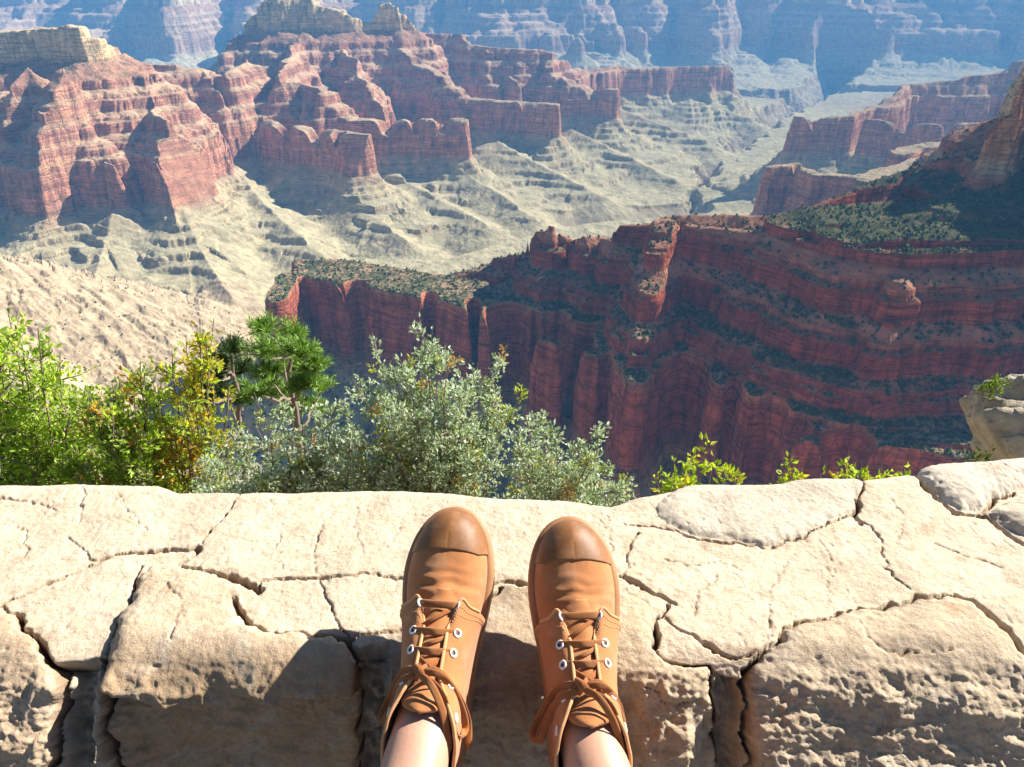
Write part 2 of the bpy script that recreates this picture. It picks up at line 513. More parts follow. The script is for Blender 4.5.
lz = np.array([-l[0] for l in LAY], float); lc = np.array([l[1] for l in LAY], float)
zz = -(V[:, 2] + 3.5 * fbm(V[:, 0] / 160, V[:, 1] / 160, 2, 71))
C = np.stack([np.interp(zz, lz, lc[:, j]) for j in range(3)], axis=-1)
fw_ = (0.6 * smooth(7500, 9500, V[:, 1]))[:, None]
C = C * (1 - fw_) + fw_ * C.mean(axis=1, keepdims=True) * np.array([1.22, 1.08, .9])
# slope of the surface
P3 = V.reshape(nA, nR, 3)
du = np.gradient(P3, axis=0); dv = np.gradient(P3, axis=1)
Nn = np.cross(du, dv); Nn /= (np.linalg.norm(Nn, axis=-1, keepdims=True) + 1e-12)
nz = np.abs(Nn[..., 2]).reshape(-1)
Rv = np.hypot(V[:, 0], V[:, 1])
# talus: gentle ground takes a greyer, yellower tone of the rock above it
C = C * np.array([1.0, 1.0, 0.86])
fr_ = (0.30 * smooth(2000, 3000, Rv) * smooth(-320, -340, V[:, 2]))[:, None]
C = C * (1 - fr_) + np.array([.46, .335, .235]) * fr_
ne_ = (smooth(2200, 1900, Rv) * smooth(600, 800, Rv) * smooth(-330, -380, V[:, 2]) * smooth(-860, -830, V[:, 2]))[:, None]
C = C * (1 - ne_ + ne_ * np.array([.80, .66, .64]))  # near ridge only: its shade is deepened in the rock colour
t0_ = 0.60 - 0.14 * smooth(2000, 3000, Rv)
tal = smooth(t0_, t0_ + 0.24, nz)[:, None]
zt = -V[:, 2:3]
dust = np.where(zt < 640, np.array([.43, .31, .19]), np.array([.375, .335, .205]))
dust = np.where((zt < 640) & (Rv[:, None] < 2000), np.where(zt > 600, np.array([.33, .26, .165]), np.array([.29, .17, .11])), dust)
dust = np.where((zt > 300) & (zt < 395), np.array([.36, .20, .12]), dust)
C = C * (1 - 0.62 * tal) + dust * 0.62 * tal
spur = (CE.reshape(-1) > 9e4)[:, None]
C = np.where(spur, np.array([.39, .305, .195]) * (1 + 0.18 * fbm(V[:, 0] / 50, V[:, 1] / 50, 3, 141)[:, None]), C)
vegz = np.interp(-V[:, 2], [0, 120, 150, 290, 310, 385, 420, 640, 700, 850, 1000, 1100], [.9, .8, .25, .15, .85, .75, .34, .74, .2, .36, .24, .06])
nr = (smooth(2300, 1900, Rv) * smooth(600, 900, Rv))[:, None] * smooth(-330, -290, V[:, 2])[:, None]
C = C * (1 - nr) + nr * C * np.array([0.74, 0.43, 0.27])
veg = vegz * smooth(0.45, 0.85, nz)
veg *= 1 - 0.25 * smooth(4000, 7500, Rv)
hz = smooth(2100, 1800, Rv) * smooth(290, 310, -V[:, 2]) * smooth(420, 385, -V[:, 2])
veg = np.where(Rv < 1900, np.minimum(1, veg * 1.35), veg) + 0.45 * hz * smooth(.35, .7, nz)
veg = np.where(spur[:, 0], .26, veg)
nearm = smooth(500, 30, Rv)
C = C * (1 - nearm[:, None]) + np.array([.30, .24, .16]) * nearm[:, None]
veg = veg * (1 - nearm) + 0.35 * nearm

# ---- material
m_rock, nt, out = new_mat('canyon_rock')
geo = node(nt, 'ShaderNodeNewGeometry')
att = node(nt, 'ShaderNodeVertexColor', layer_name='Col')
atv = node(nt, 'ShaderNodeAttribute', attribute_name='veg')
sep = node(nt, 'ShaderNodeSeparateXYZ', ins={0: geo.outputs['Position']})
sepn = node(nt, 'ShaderNodeSeparateXYZ', ins={0: geo.outputs['True Normal']})
pos = geo.outputs['Position']
# thin horizontal bedding bands, warped a little
warp = noise(nt, pos, 0.012, 3)
zb = mth(nt, 'ADD', sep.outputs[2], mth(nt, 'MULTIPLY', warp, 16.0))
cb = node(nt, 'ShaderNodeCombineXYZ', ins={2: zb, 0: mth(nt, 'MULTIPLY', sep.outputs[0], 0.03), 1: mth(nt, 'MULTIPLY', sep.outputs[1], 0.03)})
bands = noise(nt, cb.outputs[0], 0.14, 4, 0.7)
# vertical streaks on cliffs
cs = node(nt, 'ShaderNodeCombineXYZ', ins={0: sep.outputs[0], 1: sep.outputs[1], 2: mth(nt, 'MULTIPLY', sep.outputs[2], 0.16)})
streak = noise(nt, cs.outputs[0], 0.055, 4, 0.6)
steep = mth(nt, 'SUBTRACT', 1.0, mth(nt, 'MULTIPLY', mth(nt, 'ABSOLUTE', sepn.outputs[2]), 1.25), True)
blot = noise(nt, pos, 0.02, 8, 0.72)
c = att.outputs[0]
c = mixc(nt, mth(nt, 'ADD', 0.12, mth(nt, 'MULTIPLY', steep, 1.3), True), c, ramp(nt, bands, [(0.3, G4(0.52)), (0.5, G4(1.0)), (0.7, (1.45, 1.38, 1.3, 1))]), 'MULTIPLY')
cb2 = node(nt, 'ShaderNodeCombineXYZ', ins={2: zb, 0: mth(nt, 'MULTIPLY', sep.outputs[0], 0.08), 1: mth(nt, 'MULTIPLY', sep.outputs[1], 0.08)})
beds = noise(nt, cb2.outputs[0], 0.42, 3, 0.6)
c = mixc(nt, mth(nt, 'MULTIPLY', steep, 1.2, True), c, mixc(nt, 1.0, c, ramp(nt, beds, [(0.34, G4(0.50)), (0.46, G4(1.0)), (0.7, G4(1.25))]), 'MULTIPLY'))
cf = node(nt, 'ShaderNodeCombineXYZ', ins={0: sep.outputs[0], 1: sep.outputs[1], 2: mth(nt, 'MULTIPLY', sep.outputs[2], 0.42)})
vor = node(nt, 'ShaderNodeTexVoronoi', feature='DISTANCE_TO_EDGE', ins={0: mixc(nt, 0.12, cf.outputs[0], node(nt, 'ShaderNodeTexNoise', ins={0: cf.outputs[0], 'Scale': 0.05}).outputs['Color']), 'Scale': 0.060})
frac = mth(nt, 'MULTIPLY', mth(nt, 'SUBTRACT', 0.060, vor.outputs['Distance']), 12.0, True)
c = mixc(nt, mth(nt, 'MULTIPLY', frac, mth(nt, 'MULTIPLY', mth(nt, 'MULTIPLY', steep, steep), 0.50)), c, (.085, .045, .035, 1))
st_c = ramp(nt, streak, [(0.33, (0.56, 0.53, 0.54, 1)), (0.5, G4(1.0)), (0.68, (1.30, 1.24, 1.16, 1))])
c = mixc(nt, steep, c, mixc(nt, 1.0, c, st_c, 'MULTIPLY'))
c = mixc(nt, 1.0, c, ramp(nt, blot, [(0.28, G4(0.58)), (0.5, G4(1.0)), (0.72, G4(1.34))]), 'MULTIPLY')
# scrub: dark green dots
v1 = noise(nt, pos, 0.11, 3, 0.6)
v2 = noise(nt, pos, 0.017, 3, 0.6)
vv = mth(nt, 'ADD', mth(nt, 'MULTIPLY', v1, 0.62), mth(nt, 'MULTIPLY', v2, 0.38))
thr = mth(nt, 'SUBTRACT', 0.70, mth(nt, 'MULTIPLY', atv.outputs['Fac'], 0.26))
vm = mth(nt, 'MULTIPLY', mth(nt, 'SUBTRACT', vv, thr), 14.0, True)
vcol = ramp(nt, noise(nt, pos, 0.04, 2), [(0.35, (.045, .06, .03, 1)), (0.65, (.11, .12, .055, 1))])
c = mixc(nt, mth(nt, 'MULTIPLY', vm, 0.92), c, vcol)
bmp = node(nt, 'ShaderNodeBump', ins={'Strength': 0.9, 'Distance': 5.0, 'Height': mth(nt, 'ADD', mth(nt, 'MULTIPLY', bands, mth(nt, 'MULTIPLY', steep, 1.6)), mth(nt, 'ADD', mth(nt, 'ADD', streak, blot), mth(nt, 'MULTIPLY', mth(nt, 'MULTIPLY', frac, steep), -1.0)))})
bs = node(nt, 'ShaderNodeBsdfDiffuse', ins={'Color': c, 'Roughness': 0.6, 'Normal': bmp.outputs[0]})
nt.links.new(bs.outputs[0], out.inputs['Surface'])

me = np_mesh('canyon_terrain', V, Fq, smooth=True)
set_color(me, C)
at = me.attributes.new('veg', 'FLOAT', 'POINT')
at.data.foreach_set('value', veg.astype(np.float32))
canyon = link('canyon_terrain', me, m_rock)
tag(canyon, kind='structure')

# ---- junipers and brush on the near ridge: far too many to count, one object
pool = np.nonzero((Rv > 800) & (Rv < 2600) & (nz > 0.50) & (V[:, 2] > -1010) & (veg > 0.12))[0]
az_ = np.arctan2(V[pool, 0], V[pool, 1])
pool = pool[np.abs(az_) < 0.75]
cl = perlin(V[pool, 0] / 40, V[pool, 1] / 40, 151) * .5 + .5
pr = veg[pool] * (0.25 + cl) * np.where(Rv[pool] < 1900, 1.0, 0.35)
pr /= pr.sum()
pick = RNG.choice(pool, size=22000, replace=False, p=pr)
pp = V[pick]; nb = len(pp)
hh = (1.4 + 5.6 * RNG.random(nb) ** 3.0)[:, None]
octa = np.array([[1, 0, .35], [.31, .95, .35], [-.81, .59, .4], [-.81, -.59, .35], [.31, -.95, .4], [0, 0, 1.0], [.12, .1, -.25]])
ofc = np.array([[0, 1, 5], [1, 2, 5], [2, 3, 5], [3, 4, 5], [4, 0, 5], [1, 0, 6], [2, 1, 6], [3, 2, 6], [4, 3, 6], [0, 4, 6]])
jitter = 1 + 0.45 * (RNG.random((nb, 7, 3)) - .5)
ra = RNG.random(nb) * 6.28
ca, sa = np.cos(ra)[:, None], np.sin(ra)[:, None]
bx = octa[None, :, :] * jitter
bw = hh * (0.50 + 0.25 * RNG.random((nb, 1)))
bv = np.stack([(bx[..., 0] * ca - bx[..., 1] * sa) * bw + pp[:, 0:1], (bx[..., 0] * sa + bx[..., 1] * ca) * bw + pp[:, 1:2], bx[..., 2] * hh + pp[:, 2:3]], -1)
bfc = (np.arange(nb)[:, None, None] * 7 + ofc[None]).reshape(-1, 3)
mb = np_mesh('scrub', bv.reshape(-1, 3), bfc, smooth=False)
bc = np.array([.055, .075, .03]) * (0.7 + 0.9 * RNG.random((nb, 1))) + np.array([.03, .02, .0]) * (RNG.random((nb, 1)) > .75)
set_color(mb, np.repeat(bc, 7, axis=0))
m_scrub, nt, out = new_mat('scrub')
bs = node(nt, 'ShaderNodeBsdfDiffuse', ins={'Color': node(nt, 'ShaderNodeVertexColor', layer_name='Col').outputs[0]})
nt.links.new(bs.outputs[0], out.inputs['Surface'])
tag(link('scrub', mb, m_scrub), kind='stuff')
# ------------------------------------------------------------------ dry, cracked stone wall under the feet
WZ = -0.68            # level of the wall's top
YE = 0.578            # near edge
GZ = -1.13            # paving in front of the wall
PHI_X = [-3, -0.46, -0.43, -0.39, -0.36, -0.20, -0.12, 0.12, 0.15, 0.195, 0.22, 0.24, 0.27, 3]
PHI_D = [52, 52, 66, 72, 80, 80, 74, 70, 55, 55, 70, 66, 50, 50]


def phi_of(x):
    return np.radians(np.interp(x, PHI_X, PHI_D))


BACK_PX = [(-160, 482), (0, 479), (60, 478), (160, 480), (180, 487), (300, 487), (380, 484), (440, 487), (480, 492), (560, 494), (610, 500), (640, 492), (690, 484), (760, 481), (860, 476), (920, 468), (1024, 463), (1200, 463)]
_bx = [at_z(px, py, WZ)[0] for px, py in BACK_PX]; _by = [at_z(px, py, WZ)[1] for px, py in BACK_PX]


def yb_of(x):
    return np.interp(x, _bx, _by)


def sheet(px, py):
    """pixel -> (x, s): s runs from the near edge; negative = on the top towards the back, positive = down the front"""
    x, y = at_z(px, py, WZ)
    if y >= YE:
        return x, -(y - YE)
    d = ray(px, py); x0 = x
    for _ in range(6):
        tp = math.tan(float(phi_of(x0)))
        t = (WZ - tp * YE) / (d[2] - tp * d[1])
        x0 = d[0] * t
    return x0, math.hypot(t * d[1] - YE, t * d[2] - WZ)


def spoly(pts):
    return np.array([sheet(*p) for p in pts])


def seg_dist(X, Y, P, closed=False):
    best = np.full(X.shape, 1e9)
    n = len(P)
    for i in range(n if closed else n - 1):
        (ax, ay), (bx, by) = P[i], P[(i + 1) % n]
        dx, dy = bx - ax, by - ay
        t = np.clip(((X - ax) * dx + (Y - ay) * dy) / (dx * dx + dy * dy + 1e-12), 0, 1)
        best = np.minimum(best, np.hypot(X - ax - t * dx, Y - ay - t * dy))
    return best


def inside(X, Y, P):
    r = np.zeros(X.shape, bool)
    n = len(P); j = n - 1
    for i in range(n):
        xi, yi = P[i]; xj, yj = P[j]
        c = ((yi > Y) != (yj > Y)) & (X < (xj - xi) * (Y - yi) / (yj - yi + 1e-12) + xi)
        r ^= c; j = i
    return r


# stones as outlines in the picture: name, outline, lift, colour, roughness (m), tint
STONES = [
    ('A', [(-260, 600), (-60, 596), (2, 608), (20, 622), (38, 642), (46, 664), (60, 690), (56, 780), (50, 1000), (-260, 1000)], 0.012, (.50, .375, .26), .0042),
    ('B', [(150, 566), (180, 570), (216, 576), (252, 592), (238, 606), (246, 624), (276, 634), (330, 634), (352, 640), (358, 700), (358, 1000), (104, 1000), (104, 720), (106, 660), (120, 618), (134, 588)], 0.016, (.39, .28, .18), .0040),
    ('C', [(392, 640), (410, 618), (500, 588), (560, 590), (585, 600), (590, 640), (590, 1000), (392, 1000)], 0.0, (.36, .28, .20), .006),
    ('D', [(578, 592), (600, 594), (624, 590), (650, 604), (654, 640), (672, 658), (708, 667), (712, 720), (714, 1000), (584, 1000), (580, 640)], 0.006, (.47, .37, .26), .0055),
    ('E', [(752, 676), (764, 656), (796, 628), (830, 618), (864, 611), (940, 597), (978, 604), (1018, 648), (1120, 690), (1240, 690), (1240, 1000), (752, 1000)], 0.014, (.47, .375, .27), .0065),
    ('F', [(652, 508), (672, 492), (694, 470), (860, 460), (858, 490), (852, 512), (829, 519), (800, 536), (769, 545), (709, 538), (668, 526)], 0.009, (.50, .44, .355), .0022),
    ('G', [(918, 474), (916, 450), (1200, 440), (1200, 470), (1030, 484), (1014, 492), (982, 506), (962, 511), (948, 505)], 0.024, (.58, .51, .42), .005),
    ('H', [(988, 512), (1020, 497), (1200, 476), (1200, 590), (1030, 540), (1004, 526)], 0.022, (.56, .48, .38), .005),
    ('I', [(-400, 520), (-120, 500), (-20, 500), (-20, 470), (-400, 470)], 0.004, (.55, .46, .35), .004),
]
JOINTS = [  # recessed mortar joints in the front
    ([(44, 660), (100, 652), (104, 1000), (60, 1000), (58, 690)], 0.034, (.40, .34, .26)),
    ([(356, 646), (394, 640), (394, 1000), (358, 1000)], 0.030, (.30, .24, .18)),
    ([(714, 672), (748, 684), (750, 1000), (716, 1000)], 0.026, (.42, .34, .24)),
]
CRACKS = [  # outline in the picture, half width (m), depth (m)
    ([(-60, 496), (0, 497), (30, 500), (60, 508)], .0016, .006),
    ([(-60, 612), (0, 605), (40, 589), (96, 562), (100, 559), (132, 555), (160, 550), (198, 547)], .0032, .015),
    ([(160, 551), (198, 547), (194, 556), (182, 563)], .0045, .02),
    ([(182, 566), (216, 572), (240, 578), (256, 590), (262, 580), (304, 580), (332, 577), (360, 573), (400, 578), (450, 580), (497, 584), (540, 587)], .0032, .016),
    ([(216, 573), (240, 580), (258, 590)], .007, .02),
    ([(66, 536), (80, 547), (96, 560)], .0015, .008),
    ([(82, 485), (84, 500), (80, 520)], .0012, .004),
    ([(238, 490), (232, 505), (224, 513), (212, 530), (200, 545)], .0017, .008),
    ([(322, 520), (318, 540), (312, 573)], .0011, .005),
    ([(142, 566), (136, 585), (128, 602), (116, 632), (104, 654), (102, 700)], .0026, .014),
    ([(2, 606), (20, 622), (40, 644), (50, 670), (60, 692), (56, 767), (54, 900)], .005, .028),
    ([(102, 654), (104, 700), (104, 900)], .006, .032),
    ([(236, 606), (248, 624), (276, 633), (328, 633), (348, 637), (355, 655), (357, 720), (357, 900)], .0035, .016),
    ([(320, 580), (326, 600), (334, 614), (348, 637)], .0014, .007),
    ([(234, 600), (238, 612), (252, 626)], .006, .018),
    ([(348, 636), (380, 633), (412, 622), (500, 590)], .003, .012),
    ([(624, 578), (648, 590), (672, 602)], .0055, .022),
    ([(668, 604), (655, 622), (658, 648), (672, 658), (690, 667), (713, 667), (714, 720), (715, 900)], .004, .022),
    ([(664, 617), (680, 630), (694, 637), (712, 648), (739, 657), (765, 649), (795, 624), (829, 616), (864, 609), (940, 594), (978, 601), (1022, 648), (1120, 690)], .0030, .020),
    ([(960, 596), (985, 606), (1022, 646)], .0055, .02),
    ([(765, 650), (752, 672), (749, 720), (750, 900)], .006, .030),
    ([(624, 521), (658, 526), (709, 541), (769, 548), (800, 538), (829, 521), (854, 515), (860, 488), (861, 470)], .0022, .010),
    ([(856, 500), (852, 517), (860, 522)], .006, .014),
    ([(854, 517), (872, 525), (880, 540), (888, 568), (914, 592)], .0015, .008),
    ([(914, 470), (930, 490), (948, 509), (965, 515), (984, 514), (1002, 528), (1022, 544), (1100, 600)], .0055, .028),
    ([(982, 511), (1000, 500), (1016, 493)], .003, .014),
    ([(636, 530), (632, 545), (624, 577)], .0014, .006),
    ([(720, 575), (700, 596), (694, 612)], .0008, .003),
    ([(790, 560), (776, 585), (770, 610), (766, 640)], .0009, .004),
    ([(930, 540), (960, 552), (1000, 566)], .001, .004),
    ([(10, 520), (28, 534), (24, 556)], .0007, .003), ([(120, 492), (128, 512), (150, 530)], .0007, .003), ([(270, 500), (282, 520), (274, 548)], .0007, .002),
    ([(360, 500), (352, 530), (366, 556)], .0007, .002), ([(400, 520), (390, 548)], .0006, .002), ([(600, 520), (612, 546), (604, 580)], .0007, .003),
    ([(660, 560), (690, 566), (720, 560), (744, 572)], .0007, .003), ([(820, 540), (836, 566), (828, 598)], .0007, .003), ([(890, 500), (904, 520), (900, 548)], .0008, .003), ([(170, 590), (182, 612), (176, 640)], .0007, .003), ([(860, 640), (900, 656), (960, 650)], .0009, .004), ([(640, 690), (668, 704), (700, 700)], .0008, .004),
]
for st in STONES:
    pass


def build_wall():
    root = empty('stone_wall', (0, 0.75, GZ))
    tag(root, 'low wall of pale cracked mortar and rough tan stones carrying the boots', 'wall')
    xs = np.concatenate([np.linspace(-2.7, -0.80, 110, endpoint=False), np.linspace(-0.80, 0.80, 860), np.linspace(0.80, 2.7, 111)[1:]])
    # s parameter rows: back face, top, front
    q = np.concatenate([np.linspace(-1.0, -0.06, 30, endpoint=False),            # back face (fraction)
                        np.linspace(0.0, 1.0, 176),                               # top (fraction from back edge to near edge)
                        1 + np.linspace(0, 0.26, 134)[1:] / 1.0,                  # front, metres
                        1 + np.linspace(0.26, 0.56, 24)[1:]])
    X, Q = np.meshgrid(xs, q, indexing='ij')
    YB = yb_of(X); PH = phi_of(X)
    W = YB - YE
    top = (Q >= 0) & (Q <= 1); front = Q > 1; back = Q < 0
    Y = np.where(top, YB - Q * W, np.where(front, YE - (Q - 1) * np.cos(PH), YB + 0.04 * (-Q)))
    Z = np.where(top, WZ, np.where(front, WZ - (Q - 1) * np.sin(PH), WZ + Q * 0.75))
    Sx = np.where(top, -(1 - Q) * W, np.where(front, Q - 1, -W + Q * 0.75))       # sheet coordinate
    # base relief: rounding of the two long edges
    rr = 0.030
    f_in = smooth(-rr * 1.6, rr * 0.3, Sx) * smooth(rr * 2.4, 0.0, Sx)
    d_e = np.abs(Sx); rnd = np.maximum(0, 1 - d_e / 0.045) ** 2
    d_b = np.abs(Sx + W); rndb = np.maximum(0, 1 - d_b / 0.03) ** 2
    # normals of the base profile (blended at the edges)
    bl = smooth(-0.03, 0.03, Sx)
    blb = smooth(-0.02, 0.02, -(Sx + W))
    ang = bl * PH
    NX = np.zeros_like(X); NY = -np.sin(ang) + blb; NZ = np.cos(ang) * (1 - blb) + 1e-3
    ln = np.hypot(NY, NZ); NY /= ln; NZ /= ln
    # jagged coordinates for cracks and outlines
    jx = X + 0.006 * fbm(X / 0.05, Sx / 0.05, 3, 201) + 0.0022 * fbm(X / 0.012, Sx / 0.012, 2, 205)
    js = Sx + 0.006 * fbm(X / 0.05, Sx / 0.05, 3, 211) + 0.0022 * fbm(X / 0.012, Sx / 0.012, 2, 215)
    D = -0.012 * rnd - 0.010 * rndb
    cell = np.zeros(X.shape, int)
    rough = np.full(X.shape, .0026)
    colr = np.zeros(X.shape + (3,)); colr[:] = (.58, .475, .355)
    mcap = np.zeros(X.shape)
    D = D + 0.004 * fbm(X / 0.16, Sx / 0.16, 3, 221)
    for i, (nm, pts, lift, c, ro) in enumerate(STONES):
        P = spoly(pts)
        ins = inside(jx, js, P); d = seg_dist(jx, js, P, True)
        cell[ins] = i + 1
        D = np.where(ins, D + 0.75 * lift * (1 - np.exp(-d / (0.014 if nm in 'GH' else 0.007))) + 0.003 * fbm(X / 0.11, Sx / 0.11, 2, 230 + i), D)
        rough = np.where(ins, ro, rough)
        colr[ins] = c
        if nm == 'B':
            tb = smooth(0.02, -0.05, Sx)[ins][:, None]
            colr[ins] = colr[ins] * (1 - tb) + np.array([.52, .41, .295]) * tb  # weathered pale top; brown front darkened, its shade put into the colour
    for i, (pts, dep, c) in enumerate(JOINTS):
        P = spoly(pts)
        ins = inside(jx, js, P) & (cell == 0); d = seg_dist(jx, js, P, True)
        D = np.where(ins, D - dep * smooth(0, 0.012, d) + 0.012 * fbm(X / 0.022, Sx / 0.022, 3, 250 + i) * smooth(0, 0.008, d), D)
        rough = np.where(ins, .006, rough)
        colr[ins] = c
    # the mortar cap stands a little proud of the front stones
    crk = np.zeros(X.shape); crkd = np.full(X.shape, 1e3)
    for i, (pts, hw, dep) in enumerate(CRACKS):
        P = spoly(pts)
        b0 = P.min(axis=0) - 0.05; b1 = P.max(axis=0) + 0.05
        m = (X > b0[0]) & (X < b1[0]) & (Sx > b0[1]) & (Sx < b1[1])
        d = seg_dist(jx[m], js[m], P)
        crkd[m] = np.minimum(crkd[m], d)
        wv = hw * (0.75 + 0.55 * perlin(X[m] / 0.03, Sx[m] / 0.03, 270 + i))
        wv = np.maximum(wv, hw * 0.25)
        k = np.clip(1.5 - d / (wv * 0.62), 0, 1)
        crk[m] = np.maximum(crk[m], k * dep)
        # worn, slightly rounded shoulders beside the crack
        D[m] -= 0.0010 * np.exp(-d / (hw * 1.6))
    D = D - crk
    # surface grain
    fr = smooth(-0.005, 0.03, Sx)
    rl = rough * (0.55 + 1.0 * fr)
    D = D + 0.55 * rl * fbm(X / 0.07, Sx / 0.05, 5, 281, gain=0.6)
    # chipped facets on the broken fronts: stepped relief instead of soft lumps
    ch = fbm(X / 0.060 + 0.6 * perlin(X / .03, Sx / .03, 401), Sx / 0.034, 3, 403, gain=.55) * 2.4
    chf = np.floor(ch); chs = chf + smooth(0.55, 0.95, ch - chf)
    D = D + fr * np.where(cell > 0, 0.0028, 0.002) * (chs - ch * 0.35) + 0.16 * rl * fr * fbm(X / 0.05 + Sx / 0.08, Sx / 0.022 - X / 0.11, 4, 285, ridged=True)
    D = D + (0.0006 + 0.0008 * fr) * fbm(X / 0.008, Sx / 0.007, 2, 291)
    pit = perlin(X / 0.011, Sx / 0.011, 295); pm = smooth(0.52, 0.72, pit) * smooth(-0.1, 0.4, perlin(X / 0.09, Sx / 0.09, 297))
    D = D - 0.0016 * pm * (1 - 0.8 * fr)
    # broken underside below the lip of the big left stone
    isB = cell == 2
    lip = 0.034 + 0.012 * fbm(X / 0.05, X * 0 + 3.3, 3, 301)
    D = np.where(isB, D - 0.020 * smooth(lip, lip + 0.010, Sx) + 0.010 * smooth(0, lip, Sx) * smooth(lip + 0.01, lip, Sx), D)
    PX = X; PY = Y + NY * D; PZ = Z + NZ * D
    # stains: pale bloom on tops, rusty and dark flecks, earth in the cracks
    t1 = fbm(X / 0.10, Sx / 0.10, 4, 311)[..., None]; t2 = fbm(X / 0.03, Sx / 0.03, 3, 315)[..., None]
    colr = colr * (1 + 0.10 * t1 + 0.07 * t2)
    rust = smooth(0.55, 1.0, fbm(X / 0.07, Sx / 0.05, 4, 321))[..., None] * np.where(cell == 0, 0.25, 0.6)[..., None]
    colr = colr * (1 - rust) + rust * np.array([.46, .28, .17])
    fleck = (smooth(0.62, 0.85, perlin(X / 0.006, Sx / 0.006, 331)) * smooth(0.1, 0.5, perlin(X / 0.06, Sx / 0.06, 333)))[..., None] * 0.6
    colr = colr * (1 - fleck) + fleck * np.array([.20, .16, .12])
    lich = smooth(0.25, 0.8, fbm(X / 0.055, Sx / 0.055, 5, 351, gain=.62))[..., None] * 0.38
    colr = colr * (1 - lich) + lich * np.array([.47, .415, .34])
    dirt = smooth(0.15, 0.75, fbm(X / 0.035, Sx / 0.03, 4, 341) + 0.5 * np.exp(-np.minimum(crkd, .2) / .012) - 0.35)[..., None] * 0.42
    dirt = dirt * (np.exp(-np.minimum(crkd, .3) / 0.030)[..., None] * 0.9 + 0.10)
    colr = colr * (1 - dirt) + dirt * np.array([.24, .16, .10])
    soil = np.clip(crk / 0.010, 0, 1)[..., None] * 0.75
    soilc = np.array([.20, .12, .075])
    colr = colr * (1 - soil) + soil * soilc
    colr = np.clip(colr * np.array([.90, .885, .85]), 0.02, 0.85)
    V = np.stack([PX, PY, PZ], -1).reshape(-1, 3)
    nA, nR = X.shape
    idx = np.arange(nA * nR).reshape(nA, nR)
    Fq = np.stack([idx[:-1, :-1], idx[1:, :-1], idx[1:, 1:], idx[:-1, 1:]], -1).reshape(-1, 4)
    cellf = cell[:-1, :-1].reshape(-1)
    C = colr.reshape(-1, 3)

    m, nt, out = new_mat('weathered_stone')
    att = node(nt, 'ShaderNodeVertexColor', layer_name='Col')
    geo = node(nt, 'ShaderNodeNewGeometry'); pos = geo.outputs['Position']
    n1 = noise(nt, pos, 60, 8, 0.72); n2 = noise(nt, pos, 420, 4, 0.7); n3 = noise(nt, pos, 17, 4, 0.6)
    c = mixc(nt, 1.0, att.outputs[0], ramp(nt, n1, [(0.3, G4(0.80)), (0.55, G4(1.02)), (0.72, G4(1.12))]), 'MULTIPLY')
    c = mixc(nt, 1.0, c, ramp(nt, n2, [(0.3, G4(0.66)), (0.47, G4(1.0)), (0.7, G4(1.10))]), 'MULTIPLY')
    spk = mth(nt, 'MULTIPLY', mth(nt, 'SUBTRACT', noise(nt, pos, 190, 2, 0.5), 0.66), 10.0, True)
    c = mixc(nt, mth(nt, 'MULTIPLY', spk, 0.55), c, (.16, .12, .09, 1))
    hgt = mth(nt, 'ADD', mth(nt, 'MULTIPLY', n1, 0.9), mth(nt, 'MULTIPLY', n2, 0.35))
    bmp = node(nt, 'ShaderNodeBump', ins={'Strength': 0.8, 'Distance': 0.004, 'Height': hgt})
    bs = node(nt, 'ShaderNodeBsdfPrincipled', ins={'Base Color': c, 'Roughness': 0.95, 'Specular IOR Level': 0.15, 'Normal': bmp.outputs[0]})
    nt.links.new(bs.outputs[0], out.inputs['Surface'])

    names = ['mortar'] + ['stone'] * len(STONES)
    inv = Vector((0, -0.75, -GZ))
    for i, nm in enumerate(names):
        fs = Fq[cellf == i]
        if len(fs) == 0:
            continue
        u, r = np.unique(fs, return_inverse=True)
        me = np_mesh(nm, V[u] - np.array([0, 0.75, GZ]), r.reshape(fs.shape))
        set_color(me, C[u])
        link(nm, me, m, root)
    # paving on the near side
    mp, nt, out = new_mat('paving')
    geo = node(nt, 'ShaderNodeNewGeometry'); pos = geo.outputs['Position']
    c = ramp(nt, noise(nt, pos, 9, 6, 0.6), [(0.3, (.09, .07, .055, 1)), (0.7, (.17, .14, .11, 1))])
    bs = node(nt, 'ShaderNodeBsdfPrincipled', ins={'Base Color': c, 'Roughness': 0.95})
    nt.links.new(bs.outputs[0], out.inputs['Surface'])
    g = np.array([[-8, -7, GZ], [8, -7, GZ], [8, 0.86, GZ], [-8, 0.86, GZ]])
    tag(link('paving', np_mesh('paving', g, np.array([[0, 1, 2, 3]])), mp), kind='structure')


build_wall()
# ------------------------------------------------------------------ person: legs resting on the wall's edge, in tan lace-up shoes
L_SHOE = 0.285
TILT = math.radians(42)


